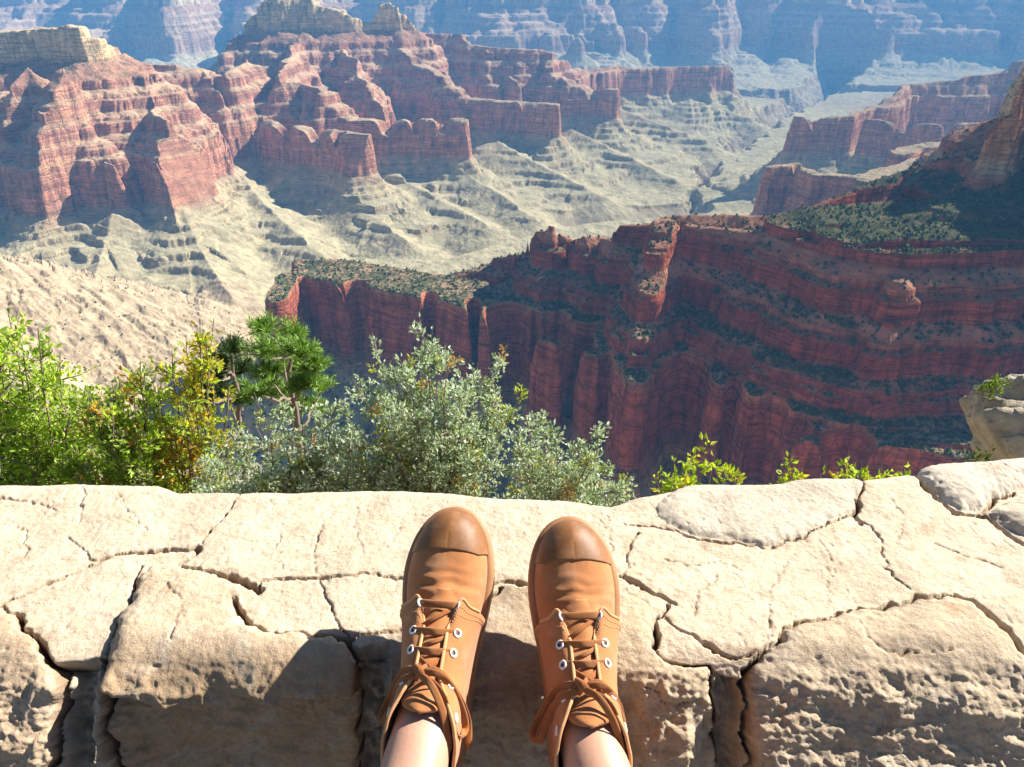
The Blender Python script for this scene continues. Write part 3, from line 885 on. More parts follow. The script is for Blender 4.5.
def fabric_mat(name, base, dark, scale, bump, rough):
    m, nt, out = new_mat(name)
    tc = node(nt, 'ShaderNodeTexCoord'); p = tc.outputs['Object']
    n1 = noise(nt, p, 22, 4, 0.6)
    c = ramp(nt, n1, [(0.3, dark + (1,)), (0.62, base + (1,))])
    mp = node(nt, 'ShaderNodeMapping', ins={0: p, 3: (1, 1, 1)})
    w1 = node(nt, 'ShaderNodeTexWave', bands_direction='X', ins={0: p, 'Scale': scale, 'Distortion': 1.2})
    w2 = node(nt, 'ShaderNodeTexWave', bands_direction='Y', ins={0: p, 'Scale': scale, 'Distortion': 1.2})
    wv = mth(nt, 'ADD', w1.outputs['Fac'], w2.outputs['Fac'])
    c = mixc(nt, 0.22, c, ramp(nt, mth(nt, 'MULTIPLY', wv, 0.5), [(0.2, G4(0.55)), (0.8, G4(1.1))]), 'MULTIPLY')
    du = mth(nt, 'MULTIPLY', mth(nt, 'SUBTRACT', noise(nt, p, 34, 6, 0.7), 0.50), 3.2, True)
    c = mixc(nt, mth(nt, 'MULTIPLY', du, 0.34), c, (.56, .40, .26, 1))
    sc_ = mth(nt, 'MULTIPLY', mth(nt, 'SUBTRACT', noise(nt, p, 120, 4, 0.7), 0.60), 6.0, True)
    c = mixc(nt, mth(nt, 'MULTIPLY', sc_, 0.35), c, tuple(x * .5 for x in dark) + (1,))
    h = mth(nt, 'ADD', mth(nt, 'MULTIPLY', wv, 0.2), mth(nt, 'MULTIPLY', noise(nt, p, 55, 4, 0.6), 1.6))
    b = node(nt, 'ShaderNodeBump', ins={'Strength': bump, 'Distance': 0.002, 'Height': h})
    bs = node(nt, 'ShaderNodeBsdfPrincipled', ins={'Base Color': c, 'Roughness': rough, 'Normal': b.outputs[0], 'Sheen Weight': 0.15})
    nt.links.new(bs.outputs[0], out.inputs['Surface'])
    return m


def plain_mat(name, base, rough, bump=0.0, bscale=80, spec=0.5, metal=0.0, var=0.12):
    m, nt, out = new_mat(name)
    tc = node(nt, 'ShaderNodeTexCoord'); p = tc.outputs['Object']
    n1 = noise(nt, p, 30, 5, 0.6)
    c = ramp(nt, n1, [(0.3, tuple(x * (1 - var * 1.6) for x in base) + (1,)), (0.65, tuple(min(1, x * (1 + var * 0.4)) for x in base) + (1,))])
    if var > .2:
        du = mth(nt, 'MULTIPLY', mth(nt, 'SUBTRACT', noise(nt, p, 46, 7, 0.75), 0.52), 3.5, True)
        c = mixc(nt, mth(nt, 'MULTIPLY', du, 0.35), c, (.46, .33, .22, 1))
    b = node(nt, 'ShaderNodeBump', ins={'Strength': bump, 'Distance': 0.001, 'Height': noise(nt, p, bscale, 4, 0.6)})
    bs = node(nt, 'ShaderNodeBsdfPrincipled', ins={'Base Color': c, 'Roughness': rough, 'Metallic': metal, 'Specular IOR Level': spec, 'Normal': b.outputs[0]})
    nt.links.new(bs.outputs[0], out.inputs['Surface'])
    return m


M_CAN = fabric_mat('tan_canvas', (.455, .172, .048), (.365, .130, .033), 420, 0.45, 0.85)
M_CAP = plain_mat('tan_leather', (.22, .091, .028), 0.55, 0.35, 70, 0.35, var=.22)
M_SOLE = plain_mat('tan_rubber', (.36, .175, .075), 0.6, 0.3, 90, 0.35)
M_LACE = fabric_mat('lace_cotton', (.40, .135, .022), (.28, .085, .013), 500, 0.6, 0.9)
M_EDGE = plain_mat('canvas_binding', (.60, .30, .13), 0.8, 0.2)
M_RING = plain_mat('eyelet_metal', (.82, .82, .80), 0.35, 0.0, spec=0.6)
M_DARK = plain_mat('eyelet_hole', (.03, .02, .015), 0.9)
M_SKIN, _nt, _out = new_mat('skin')
_tc = node(_nt, 'ShaderNodeTexCoord'); _p = _tc.outputs['Object']
_c = ramp(_nt, noise(_nt, _p, 14, 5, 0.6), [(0.3, (.42, .225, .145, 1)), (0.7, (.51, .295, .20, 1))])
_c = mixc(_nt, mth(_nt, 'MULTIPLY', mth(_nt, 'SUBTRACT', noise(_nt, _p, 60, 2), 0.66), 5.0, True), _c, (.58, .27, .19, 1))
_b = node(_nt, 'ShaderNodeBump', ins={'Strength': 0.2, 'Distance': 0.001, 'Height': noise(_nt, _p, 260, 3)})
_bs = node(_nt, 'ShaderNodeBsdfPrincipled', ins={'Base Color': _c, 'Roughness': 0.5, 'Subsurface Weight': 0.12, 'Subsurface Radius': (0.012, 0.005, 0.003), 'Normal': _b.outputs[0]})
_nt.links.new(_bs.outputs[0], _out.inputs['Surface'])

# sole outline: (t along the length, half width outer, half width inner)
OUTL = [(0.0, .0, .0), (.008, .016, .016), (.03, .0235, .0235), (.08, .0305, .0305), (.18, .0345, .0335), (.32, .0365, .034), (.45, .0415, .0375), (.58, .0475, .0435), (.70, .0510, .0475),
        (.79, .0492, .0465), (.87, .0428, .0415), (.93, .0335, .0335), (.97, .0228, .0235), (.99, .0132, .0140), (1.0, .0, .0)]


def outline_pts(n, outer_sign):
    """closed outline from the heel over the outer side to the toe and back along the inner side"""
    t = np.array([o[0] for o in OUTL]); ho = np.array([o[1] for o in OUTL]); hi = np.array([o[2] for o in OUTL])
    def side(h):
        p = np.stack([h, t * L_SHOE], 1)
        d = np.concatenate([[0], np.cumsum(np.hypot(*np.diff(p, axis=0).T))])
        q = np.linspace(0, d[-1], n)
        # smooth parametric curve (Catmull-Rom)
        out = []
        for qq in q:
            i = min(max(np.searchsorted(d, qq) - 1, 0), len(p) - 2)
            u = (qq - d[i]) / (d[i + 1] - d[i])
            p0 = p[i - 1] if i > 0 else p[0] * [-1, 1] + [0, 0]
            if i == 0: p0 = p[1] * [-1, 1]
            p3 = p[i + 2] if i + 2 < len(p) else p[-2] * [-1, 1]
            p1, p2 = p[i], p[i + 1]
            # finite-difference tangents scaled to the chord
            c = np.linalg.norm(p2 - p1)
            m1 = (p2 - p0) / (np.linalg.norm(p2 - p1) + np.linalg.norm(p1 - p0)) * c
            m2 = (p3 - p1) / (np.linalg.norm(p3 - p2) + np.linalg.norm(p2 - p1)) * c
            out.append((2 * u**3 - 3 * u**2 + 1) * p1 + (u**3 - 2 * u**2 + u) * m1 + (-2 * u**3 + 3 * u**2) * p2 + (u**3 - u**2) * m2)
        return np.array(out)
    a = side(ho); b = side(hi)[::-1]
    a[:, 0] *= outer_sign; b[:, 0] *= -outer_sign
    return np.concatenate([a[:-1], b[:-1]])


RIDGE_Y = [0.0, .05, .06, .085, .11, .13, .15, .175, .20, .225, .245, .262]
RIDGE_Z = [.150, .132, .127, .116, .103, .093, .083, .073, .066, .0615, .058, .055]


def ridge_h(y):
    return np.interp(y, RIDGE_Y, RIDGE_Z)


SOLE_H = 0.024


def dome(B, T, phi, p=0.8):
    """quarter arc from base point B (at the sole) to top point T; phi 0..1"""
    s = np.sin(phi * np.pi / 2) ** p; c = 1 - np.cos(phi * np.pi / 2) ** 1.15
    return np.stack([B[..., 0] + (T[..., 0] - B[..., 0]) * c, B[..., 1] + (T[..., 1] - B[..., 1]) * c, B[..., 2] + (T[..., 2] - B[..., 2]) * s], -1)


def base_target(B):
    y = B[:, 1]
    yy = y - 0.030 * smooth(.19, L_SHOE, y)
    yy = np.maximum(yy, .058)
    return np.stack([np.zeros_like(y), yy, ridge_h(yy)], 1)


def quarter_target(B, sign):
    y = B[:, 1]
    ang = np.clip((0.105 - y) / 0.105, 0, 1)           # 0 at the lacing, 1 at the heel
    # collar curve from the lacing gap round to the heel
    cx = np.interp(ang, [0, .12, .3, .5, .7, .88, 1.0], [.0125, .020, .031, .0355, .034, .022, 0.0])
    cy = np.interp(ang, [0, .12, .3, .5, .7, .88, 1.0], [.105, .092, .068, .045, .024, .010, .005])
    cz = np.interp(ang, [0, .12, .3, .5, .7, .88, 1.0], [.106, .113, .116, .110, .104, .103, .104])
    front = y > 0.105
    yy = y - 0.012 * smooth(.12, .19, y)
    gap = .0125 + .003 * smooth(.15, .18, yy)
    return np.stack([np.where(front, gap, cx) * sign, np.where(front, yy, cy), np.where(front, ridge_h(yy) - 0.0012, cz)], 1)


def grid_faces(n, m, wrap=False):
    idx = np.arange(n * m).reshape(n, m)
    if wrap:
        idx = np.concatenate([idx, idx[:1]], 0)
    return np.stack([idx[:-1, :-1], idx[1:, :-1], idx[1:, 1:], idx[:-1, 1:]], -1).reshape(-1, 4)


def shell(P, thick, wrap=False):
    """grid (n,m,3) -> closed thin shell (outer, inner and rims)"""
    n, m, _ = P.shape
    du = np.gradient(P, axis=0); dv = np.gradient(P, axis=1)
    N = np.cross(du, dv); N /= np.linalg.norm(N, axis=-1, keepdims=True) + 1e-9
    I = P - N * thick
    V = np.concatenate([P.reshape(-1, 3), I.reshape(-1, 3)])
    F = grid_faces(n, m)
    idx = np.arange(n * m).reshape(n, m); o = n * m
    rim = []
    for line in (idx[0, :], idx[:, -1], idx[-1, ::-1], idx[::-1, 0]):
        a, b = line[:-1], line[1:]
        rim.append(np.stack([a, b, b + o, a + o], 1))
    F = np.concatenate([F, F[:, ::-1] + o] + rim)
    return V, F, N


def recalc(me):
    bm = bmesh.new(); bm.from_mesh(me)
    bmesh.ops.recalc_face_normals(bm, faces=bm.faces)
    bm.to_mesh(me); bm.free()


def catmull(pts, n):
    pts = [np.array(p, float) for p in pts]
    ext = [2 * pts[0] - pts[1]] + pts + [2 * pts[-1] - pts[-2]]
    out = []
    per = max(2, n // (len(pts) - 1))
    for i in range(1, len(ext) - 2):
        p0, p1, p2, p3 = ext[i - 1:i + 3]
        for u in np.linspace(0, 1, per, endpoint=False):
            out.append(0.5 * ((2 * p1) + (-p0 + p2) * u + (2 * p0 - 5 * p1 + 4 * p2 - p3) * u**2 + (-p0 + 3 * p1 - 3 * p2 + p3) * u**3))
    out.append(pts[-1])
    return np.array(out)


def ribbon(bm, pts, w, t, up=(0, -.2, 1), n=28, twist=0.0, taper=False):
    C = catmull(pts, n)
    T = np.gradient(C, axis=0); T /= np.linalg.norm(T, axis=1, keepdims=True) + 1e-9
    up = np.array(up, float)
    rings = []
    K = 10
    for i in range(len(C)):
        s = np.cross(T[i], up); s /= np.linalg.norm(s) + 1e-9
        u = np.cross(s, T[i])
        a0 = twist * i / len(C)
        s2 = s * math.cos(a0) + u * math.sin(a0); u2 = -s * math.sin(a0) + u * math.cos(a0)
        f = 1.0
        if taper and (i < 2 or i > len(C) - 3): f = 0.55
        ring = []
        for k in range(K):
            a = 2 * math.pi * k / K
            ca, sa = math.cos(a), math.sin(a)
            ring.append(bm.verts.new(C[i] + s2 * (abs(ca) ** 0.7 * math.copysign(1, ca)) * w / 2 * f + u2 * (abs(sa) ** 0.8 * math.copysign(1, sa)) * t / 2 * f))
        rings.append(ring)
    for a, b in zip(rings[:-1], rings[1:]):
        for k in range(K):
            f = bm.faces.new((a[k], a[(k + 1) % K], b[(k + 1) % K], b[k])); f.smooth = True
    bm.faces.new(rings[0][::-1]); bm.faces.new(rings[-1])


def bm_obj(name, bm, mat, parent, mats=None):
    bmesh.ops.recalc_face_normals(bm, faces=bm.faces)
    me = bpy.data.meshes.new(name); bm.to_mesh(me); bm.free()
    return link(name, me, mats or mat, parent)


def make_shoe(parent, toe, yaw, outer, seed, label):
    """outer: +1 when the outer side is +x (right foot). Local frame: y to the toe, z up from the sole."""
    A = Matrix.Rotation(-yaw, 4, 'Z') @ Matrix.Rotation(TILT, 4, 'X')
    heel = Vector(toe) - A @ Vector((0, L_SHOE, 0))
    M = Matrix.Translation(heel) @ A
    NO = 90
    O = outline_pts(NO, outer)
    cen = np.array([0, L_SHOE * .55])

    def put(o):
        o.matrix_world = M if o.parent is parent else o.matrix_world
        return o
    # --- upper body: vamp and tongue in one canvas surface
    ins = 0.0045
    On = np.concatenate([O[1:], O[:1]]) - np.concatenate([O[-1:], O[:-1]])
    nrm = np.stack([On[:, 1], -On[:, 0]], 1); nrm /= np.linalg.norm(nrm, axis=1, keepdims=True) + 1e-9
    if np.sum((O - cen) * nrm) < 0: nrm = -nrm
    Ou = O - nrm * ins
    B = np.concatenate([Ou, np.full((len(Ou), 1), SOLE_H - 0.004)], 1)
    T = base_target(B)
    nO = len(B); pr = (-np.arange(nO)) % nO
    T = (T + T[pr]) / 2; T[:, 0] = 0
    T[:, 2] = ridge_h(T[:, 1])
    phi = np.linspace(0, 1, 40)
    P = dome(B[:, None, :], T[:, None, :], phi[None, :])
    # creases across the vamp where the foot bends
    yy = P[..., 1]; top = np.sin(phi * np.pi / 2)[None, :]
    band = np.exp(-((yy - .192) / .020) ** 2)
    xx = P[..., 0]
    cr = (np.sin((yy + 0.10 * np.abs(xx) ** 1.0 + 0.004 * perlin(xx / .02, yy / .02, seed)) * 2 * np.pi / .0125) * 0.0014 + 0.0022 * perlin(xx / .03 + 5, yy / .012, seed + 3)) * band * top
    P[..., 2] += cr + 0.0009 * perlin(xx / .02, yy / .02, seed + 9) * top
    keep = (B[:, 1] > 0.105)
    n, m = P.shape[:2]
    F = grid_faces(n, m, True)
    fc = P.reshape(-1, 3)[F].mean(axis=1)
    kf = keep[(F // m)].all(axis=1)
    capline = .2325 - 0.10 * fc[:, 0] ** 2 / .05
    iscap = fc[:, 1] > capline
    def sub(name, sel, mat, off=0.0):
        fs = F[sel]; u, r = np.unique(fs, return_inverse=True)
        V = P.reshape(-1, 3)[u].copy()
        me = np_mesh(name, V, r.reshape(fs.shape))
        bm = bmesh.new(); bm.from_mesh(me)
        bmesh.ops.remove_doubles(bm, verts=bm.verts, dist=2e-5)
        bmesh.ops.recalc_face_normals(bm, faces=bm.faces)
        bm.to_mesh(me); bm.free()
        return me
    up = link('shoe', sub('shoe', kf & (fc[:, 1] < capline + 0.012), M_CAN), M_CAN, parent)
    up.matrix_world = M
    if label: up['label'] = label
    # toe cap: its own clean grid a little proud of the canvas, rear edge rolled down on to it
    cols = np.nonzero(B[:, 1] > .2325 - 2.0 * B[:, 0] ** 2 + .001)[0]
    CP_, off = [], 0.0017
    for i in cols:
        pf = np.linspace(0, 1, 400)
        cv = dome(B[i][None, :], T[i][None, :], pf)
        ok = cv[:, 1] > .2325 - 2.0 * cv[:, 0] ** 2
        pc = 1.0 if ok.all() else pf[max(1, int(np.argmin(ok)))]
        q = np.linspace(0, pc, 26)
        cv = dome(B[i][None, :], T[i][None, :], q)
        d2 = (B[i] - T[i])[:2]; d2 = d2 / (np.linalg.norm(d2) + 1e-9)
        o = np.full(26, off)
        if pc < 1.0: o[-1] = -0.0006; o[-2] = off * .75
        cv[:, :2] += d2[None, :] * (np.cos(q * np.pi / 2) * o)[:, None]
        cv[:, 2] += np.sin(q * np.pi / 2) * o
        CP_.append(cv)
    CP_ = np.array(CP_)
    me = np_mesh('toe_cap', CP_.reshape(-1, 3), grid_faces(len(cols), 26))
    bm = bmesh.new(); bm.from_mesh(me)
    bmesh.ops.remove_doubles(bm, verts=bm.verts, dist=3e-5)
    bmesh.ops.recalc_face_normals(bm, faces=bm.faces)
    bm.to_mesh(me); bm.free()
    link('toe_cap', me, M_CAP, up)
    # --- tongue
    ty = np.linspace(.192, .074, 46); tx = np.linspace(-1, 1, 17)
    hw = np.interp(ty, [.074, .0755, .080, .092, .13, .192], [.0125, .0175, .0215, .0232, .021, .018])
    TP = np.stack([tx[None, :] * hw[:, None], np.repeat(ty[:, None], 17, 1),
                   ridge_h(ty)[:, None] + 0.0012 - 0.010 * (tx ** 2)[None, :] + 0.0012 * perlin(tx[None, :] * 1.3 + 0 * ty[:, None], ty[:, None] / .011, seed + 31)], -1)
    TP[..., 2] += 0.004 * smooth(.098, .074, TP[..., 1])
    V, Fs, _n = shell(TP, 0.003)
    me = np_mesh('tongue', V, Fs); recalc(me)
    link('tongue', me, M_CAN, up)
    # --- quarters (flaps with the eyelets)
    qv, qf, off = [], [], 0
    eyes = []
    edge_pts = []; stitch_rows = []
    for sgn in (1, -1):
        side = O[:NO] if sgn * outer > 0 else np.concatenate([O[NO - 1:], O[:1]])[::-1]
        # resample from heel to the throat
        side = side[(side[:, 1] < 0.186)]
        nn = np.stack([np.gradient(side[:, 1]), -np.gradient(side[:, 0])], 1); nn /= np.linalg.norm(nn, axis=1, keepdims=True) + 1e-9
        if np.sum(nn[:, 0] * sgn) < 0: nn = -nn
        side = side - nn * (ins - 0.0030)
        side[0, 0] = 0
        Bq = np.concatenate([side, np.full((len(side), 1), SOLE_H - 0.004)], 1)
        Tq = quarter_target(Bq, sgn)
        ph = np.linspace(0, 1, 34)
        Q = dome(Bq[:, None, :], Tq[:, None, :], ph[None, :])
        # front edge curves back towards the sole like a rounded flap
        lim = smooth(.150, .186, Bq[:, 1])[:, None]
        Q[..., 1] -= lim * (0.024 * (1 - np.sin(ph * np.pi / 2)) + 0.012 * smooth(.72, 1.0, ph) ** 2)[None, :]
        Q[..., 1] += lim * (0.009 * np.exp(-((ph - .80) / .13) ** 2))[None, :]
        Q[..., 2] += 0.0026 * np.sin(ph * np.pi / 2)[None, :] + 0.0010 * perlin(Q[..., 0] / .02 + 3, Q[..., 1] / .02, seed + 20)
        Q[..., 0] += sgn * 0.0016 * np.cos(ph * np.pi / 2)[None, :]
        if sgn < 0: Q = Q[:, ::-1]
        V, Fs, N = shell(Q, 0.0022)
        me = np_mesh('side_flap', V, Fs); recalc(me)
        link('side_flap', me, M_CAN, up)
        Qo = Q if sgn > 0 else Q[:, ::-1]; No = N if sgn > 0 else N[:, ::-1]
        edge_pts.append(np.concatenate([Qo[2:, -1] + (0, 0, 0.0004), Qo[-1, ::-1][1:22]]))
        Nu = No * np.sign(No[..., 2:3] + 1e-9)
        for r_ in (3, 5):
            stitch_rows.append((Qo[-r_, 4:-2], Nu[-r_, 4:-2]))
        stitch_rows.append((Qo[8:-2, -3], Nu[8:-2, -3]))
        for ey in (.166, .146, .127, .098, .070):
            i = int(np.argmin(np.abs(Qo[:, -3, 1] - ey)))
            # walk in from the edge about 10 mm
            acc = 0.0; j = Qo.shape[1] - 1
            while j > 1 and acc < 0.0105:
                acc += np.linalg.norm(Qo[i, j] - Qo[i, j - 1]); j -= 1
            nv = No[i, j]
            if nv[2] < 0: nv = -nv
            eyes.append((sgn, ey, Qo[i, j], nv))
    for e in edge_pts:
        bm = bmesh.new()
        ribbon(bm, e[::2], 0.0034, 0.0026, n=len(e) // 2 * 2)
        bm_obj('binding', bm, M_EDGE, up)
    for h_ in (0, 1):
      bm = bmesh.new()
      for P_, N_ in stitch_rows[h_ * 3:h_ * 3 + 3]:
        L_ = np.concatenate([[0], np.cumsum(np.linalg.norm(np.diff(P_, axis=0), axis=1))])
        t_ = 0.001
        while t_ + .0022 < L_[-1]:
            a_ = np.array([np.interp(t_, L_, P_[:, c]) for c in range(3)]); b_ = np.array([np.interp(t_ + .0020, L_, P_[:, c]) for c in range(3)])
            n_ = np.array([np.interp(t_, L_, N_[:, c]) for c in range(3)]); n_ /= np.linalg.norm(n_) + 1e-9
            ribbon(bm, [a_ + n_ * .0001, (a_ + b_) / 2 + n_ * .0004, b_ + n_ * .0001], .0008, .0006, up=tuple(n_), n=4)
            t_ += .0030
      bm_obj('stitching', bm, M_EDGE, up)
    # --- sole: side wall with a welt and tread
    prof = [(0.0, -0.004), (0.0015, -0.0005), (0.003, .002), (0.006, .0014), (.0105, .0014), (.0115, .0006), (.0165, .0006), (.0175, .0018), (.0215, .002), (.0235, .001), (.0245, -.0035)]
    SP = np.stack([np.concatenate([O + nrm * o, np.full((len(O), 1), z)], 1) for z, o in prof], 1)
    n, m = SP.shape[:2]
    V = SP.reshape(-1, 3); Fs = grid_faces(n, m, True)
    bm = bmesh.new()
    vs_ = [bm.verts.new(v) for v in V]
    for f in Fs: bm.faces.new([vs_[k] for k in f]).smooth = True
    bm.faces.new([vs_[i * m] for i in range(n)]); bm.faces.new([vs_[i * m + m - 1] for i in range(n)][::-1])
    bm_obj('sole', bm, M_SOLE, up)
    # --- eyelets
    for sgn, ey, p, nv in eyes:
        nv = Vector(nv).normalized()
        q = nv.to_track_quat('Z', 'Y').to_matrix().to_4x4()
        MM = Matrix.Translation(Vector(p) + nv * 0.0004) @ q
        bm = bmesh.new()
        R0, r0 = 0.0036, 0.0013
        rings = []
        for i in range(16):
            a = 2 * math.pi * i / 16
            rings.append([bm.verts.new(MM @ Vector(((R0 + r0 * math.cos(b)) * math.cos(a), (R0 + r0 * math.cos(b)) * math.sin(a), r0 * 0.8 * math.sin(b)))) for b in (2 * math.pi * k / 8 for k in range(8))])
        for i in range(16):
            for k in range(8):
                bm.faces.new((rings[i][k], rings[(i + 1) % 16][k], rings[(i + 1) % 16][(k + 1) % 8], rings[i][(k + 1) % 8])).smooth = True
        hole = [bm.verts.new(MM @ Vector((0.0026 * math.cos(2 * math.pi * i / 12), 0.0026 * math.sin(2 * math.pi * i / 12), 0.0002))) for i in range(12)]
        bm.faces.ensure_lookup_table()
        nb = len(bm.faces)
        hf = bm.faces.new(hole); hf.material_index = 1
        bmesh.ops.recalc_face_normals(bm, faces=bm.faces)
        bm_obj('eyelet', bm, None, up, [M_RING, M_DARK])
    # --- laces: straight bars, criss-cross under the bow, bow with two loops and two ends
    rnd = random.Random(seed)
    E = {(s, y): (Vector(p), Vector(n).normalized()) for s, y, p, n in eyes}
    bm = bmesh.new()
    def bar(a, b, lift=0.0035, w=0.0078):
        pa, na = E[a]; pb, nb_ = E[b]
        mid = (pa + pb) / 2; zt = max(ridge_h(mid.y) + 0.0045, mid.z)
        ribbon(bm, [pa + na * 0.0002, pa.lerp(pb, .14) + Vector((0, 0, lift * 0.8)), Vector((mid.x, mid.y, zt + lift * .3)), pa.lerp(pb, .86) + Vector((0, 0, lift * 0.8)), pb + nb_ * 0.0002], w, 0.0015)
    bar((-1, .166), (1, .166)); 
    bar((-1, .146), (1, .146)); bar((-1, .127), (1, .127))
    bar((1, .166), (-1, .146), -0.0005, .0045); bar((1, .146), (-1, .127), -0.0005, .0045); bar((1, .127), (-1, .098), 0.0, .0055); bar((-1, .127), (1, .098), 0.002, .0055)
    kz = float(ridge_h(.108)) + 0.0085
    K = Vector((-.004 * outer * 0 - .006, .108, kz))
    # knot
    ribbon(bm, [K + Vector((-.006, .005, -.003)), K + Vector((-.002, .003, .003)), K + Vector((.004, -.002, .003)), K + Vector((.007, -.006, -.003))], .0085, .0042, n=16)
    ribbon(bm, [K + Vector((.005, .006, -.004)), K + Vector((.001, .002, .0045)), K + Vector((-.005, -.006, -.003))], .0068, .003, n=16)
    def out_at(x, y):
        """rough height of the upper at (x, y)"""
        hw = .040; t = min(1, abs(x) / hw)
        return float(ridge_h(y)) * (1 - t ** 2.6 * 0.62) + 0.004
    def path(pts, w, t=.0015, tw=0.0):
        q = []
        for x, y, dz in pts:
            q.append((K.x + x, K.y + y, max(out_at(K.x + x, K.y + y), 0.030) + dz))
        ribbon(bm, q, w, t, n=40, twist=tw, taper=True)
    j = lambda a: rnd.uniform(-a, a)
    # loops
    path([(0, 0, .007), (.016, .003, .009), (.030 + j(.002), -.010, .010), (.041, -.034, .008), (.044, -.052, .006), (.039, -.056, .008), (.034, -.040, .012), (.024, -.016, .013), (.006, -.002, .009)], .0074, tw=j(.5))
    path([(0, 0, .007), (-.014, .002, .009), (-.027, -.008, .010), (-.040, -.030, .008), (-.046 + j(.002), -.046, .006), (-.042, -.050, .008), (-.034, -.034, .012), (-.022, -.012, .013), (-.006, -.002, .009)], .0074, tw=j(.5))
    # ends
    path([(0, -.001, .008), (.014, -.010, .011), (.026, -.030, .010), (.033, -.054, .008), (.035, -.070 + j(.004), .006)], .0072, tw=j(.8))
    path([(.001, .001, .009), (.020, .000, .013), (.036, -.018, .010), (.045, -.044, .006), (.0475, -.066 + j(.004), .002)], .0072, tw=j(.8))
    path([(-.001, .001, .008), (-.018, -.010, .012), (-.032, -.032, .010), (-.040, -.056 + j(.004), .006)], .0072, tw=j(.8))
    bm_obj('lace', bm, M_LACE, up)
    for ch in list(up.children):
        ch.matrix_parent_inverse = Matrix.Identity(4)
    return M


def make_person():
    hipc = Vector((0, -.37, -.74))
    root_bm = bmesh.new()
    sk = root_bm
    person_verts = []   # (co, radius)
    edges = []
    def add(co, r, frm=None):
        person_verts.append((Vector(co), r)); k = len(person_verts) - 1
        if frm is not None: edges.append((frm, k))
        return k
    sk.free()
    pel = add(hipc, (.13, .11))
    waist = add(hipc + Vector((0, .02, .12)), (.125, .095), pel)
    for s, M in SHOE_M.items():
        hip = add(hipc + Vector((.085 * s, .03, -.01)), (.085, .085), pel)
        th = add(Vector((.115 * s, -.16, -.715)), (.074, .074), hip)
        kn0 = add(Vector((.125 * s, .02, -.690)), (.056, .056), th)
        kn = add(Vector((.126 * s, .075, -.685)), (.053, .053), kn0)
        ank = M @ Vector((0, .050, .098))
        cf = add(Vector((.124 * s, .17, -.692)), (.053, .055), kn)
        c2 = add(Vector((.118 * s, .28, -.688)), (.046, .047), cf)
        c3 = add(ank.lerp(Vector((.118 * s, .28, -.688)), .42), (.036, .036), c2)
        a0 = add(ank, (.033, .034), c3)
        a1 = add(M @ Vector((0, .080, .064)), (.033, .030), a0)
        a2 = add(M @ Vector((0, .150, .044)), (.033, .020), a1)
        a3 = add(M @ Vector((0, .215, .034)), (.030, .012), a2)
    me = bpy.data.meshes.new('person')
    me.from_pydata([v[0] for v in person_verts], edges, [])
    o = bpy.data.objects.new('person', me); col.objects.link(o)
    o.modifiers.new('skin', 'SKIN')
    sv = me.skin_vertices[0].data if me.skin_vertices else None
    if sv is None:
        bpy.context.view_layer.objects.active = o
        bm = bmesh.new(); bm.from_mesh(me)
        lay = bm.verts.layers.skin.verify()
        bm.to_mesh(me); bm.free()
        sv = me.skin_vertices[0].data
    for k, (c, r) in enumerate(person_verts):
        sv[k].radius = r
    sv[0].use_root = True
    ss = o.modifiers.new('sub', 'SUBSURF'); ss.levels = 3; ss.render_levels = 3
    dg = bpy.context.evaluated_depsgraph_get()
    ev = o.evaluated_get(dg)
    nm = bpy.data.meshes.new_from_object(ev)
    o.modifiers.clear()
    o.data = nm; nm.name = 'person'
    nm.materials.clear(); nm.materials.append(M_SKIN)
    for p in nm.polygons: p.use_smooth = True
    return o


SHOE_SPEC = {-1: ((-.0640, .700, -.563), math.radians(5.5), 'left'), 1: ((.0650, .690, -.569), math.radians(-2.6), 'right')}
SHOE_M = {}
for s_, (toe, yaw, _) in SHOE_SPEC.items():
    A_ = Matrix.Rotation(-yaw, 4, 'Z') @ Matrix.Rotation(TILT, 4, 'X')
    SHOE_M[s_] = Matrix.Translation(Vector(toe) - A_ @ Vector((0, L_SHOE, 0))) @ A_
person = make_person()
tag(person, 'person with bare legs stretched out, tan lace-up canvas shoes propped on the wall', 'person')
for s_, (toe, yaw, nm_) in SHOE_SPEC.items():
    make_shoe(person, toe, yaw, s_, 5 if s_ < 0 else 8, None)
# ------------------------------------------------------------------ shrubs and trees on the slope just behind the wall
def ground_z(x, y):
    R = math.hypot(x, y)
    return -1.25 - max(0, R - 1.0) * 0.82 - max(0, R - 14) * 0.35


def leaf_mat(name, trans=0.55, rough=0.55, tint=(1.25, 1.2, 0.55, 1)):
    m, nt, out = new_mat(name)
    att = node(nt, 'ShaderNodeVertexColor', layer_name='Col')
    d = node(nt, 'ShaderNodeBsdfPrincipled', ins={'Base Color': att.outputs[0], 'Roughness': rough, 'Specular IOR Level': 0.35})
    tcol = mixc(nt, 1.0, att.outputs[0], tint, 'MULTIPLY')
    t = node(nt, 'ShaderNodeBsdfTranslucent', ins={'Color': tcol})
    mx = node(nt, 'ShaderNodeMixShader', ins={0: trans, 1: d.outputs[0], 2: t.outputs[0]})
    nt.links.new(mx.outputs[0], out.inputs['Surface'])
    return m


M_LEAF = leaf_mat('leaf')
M_SILVER = leaf_mat('silver_leaf', 0.42, 0.5, (1.0, 1.08, 0.72, 1))
M_NEEDLE = leaf_mat('needle', 0.15, 0.6)
M_BARK = plain_mat('bark', (.20, .15, .11), 0.9, 0.6, 40) if 'plain_mat' in globals() else None


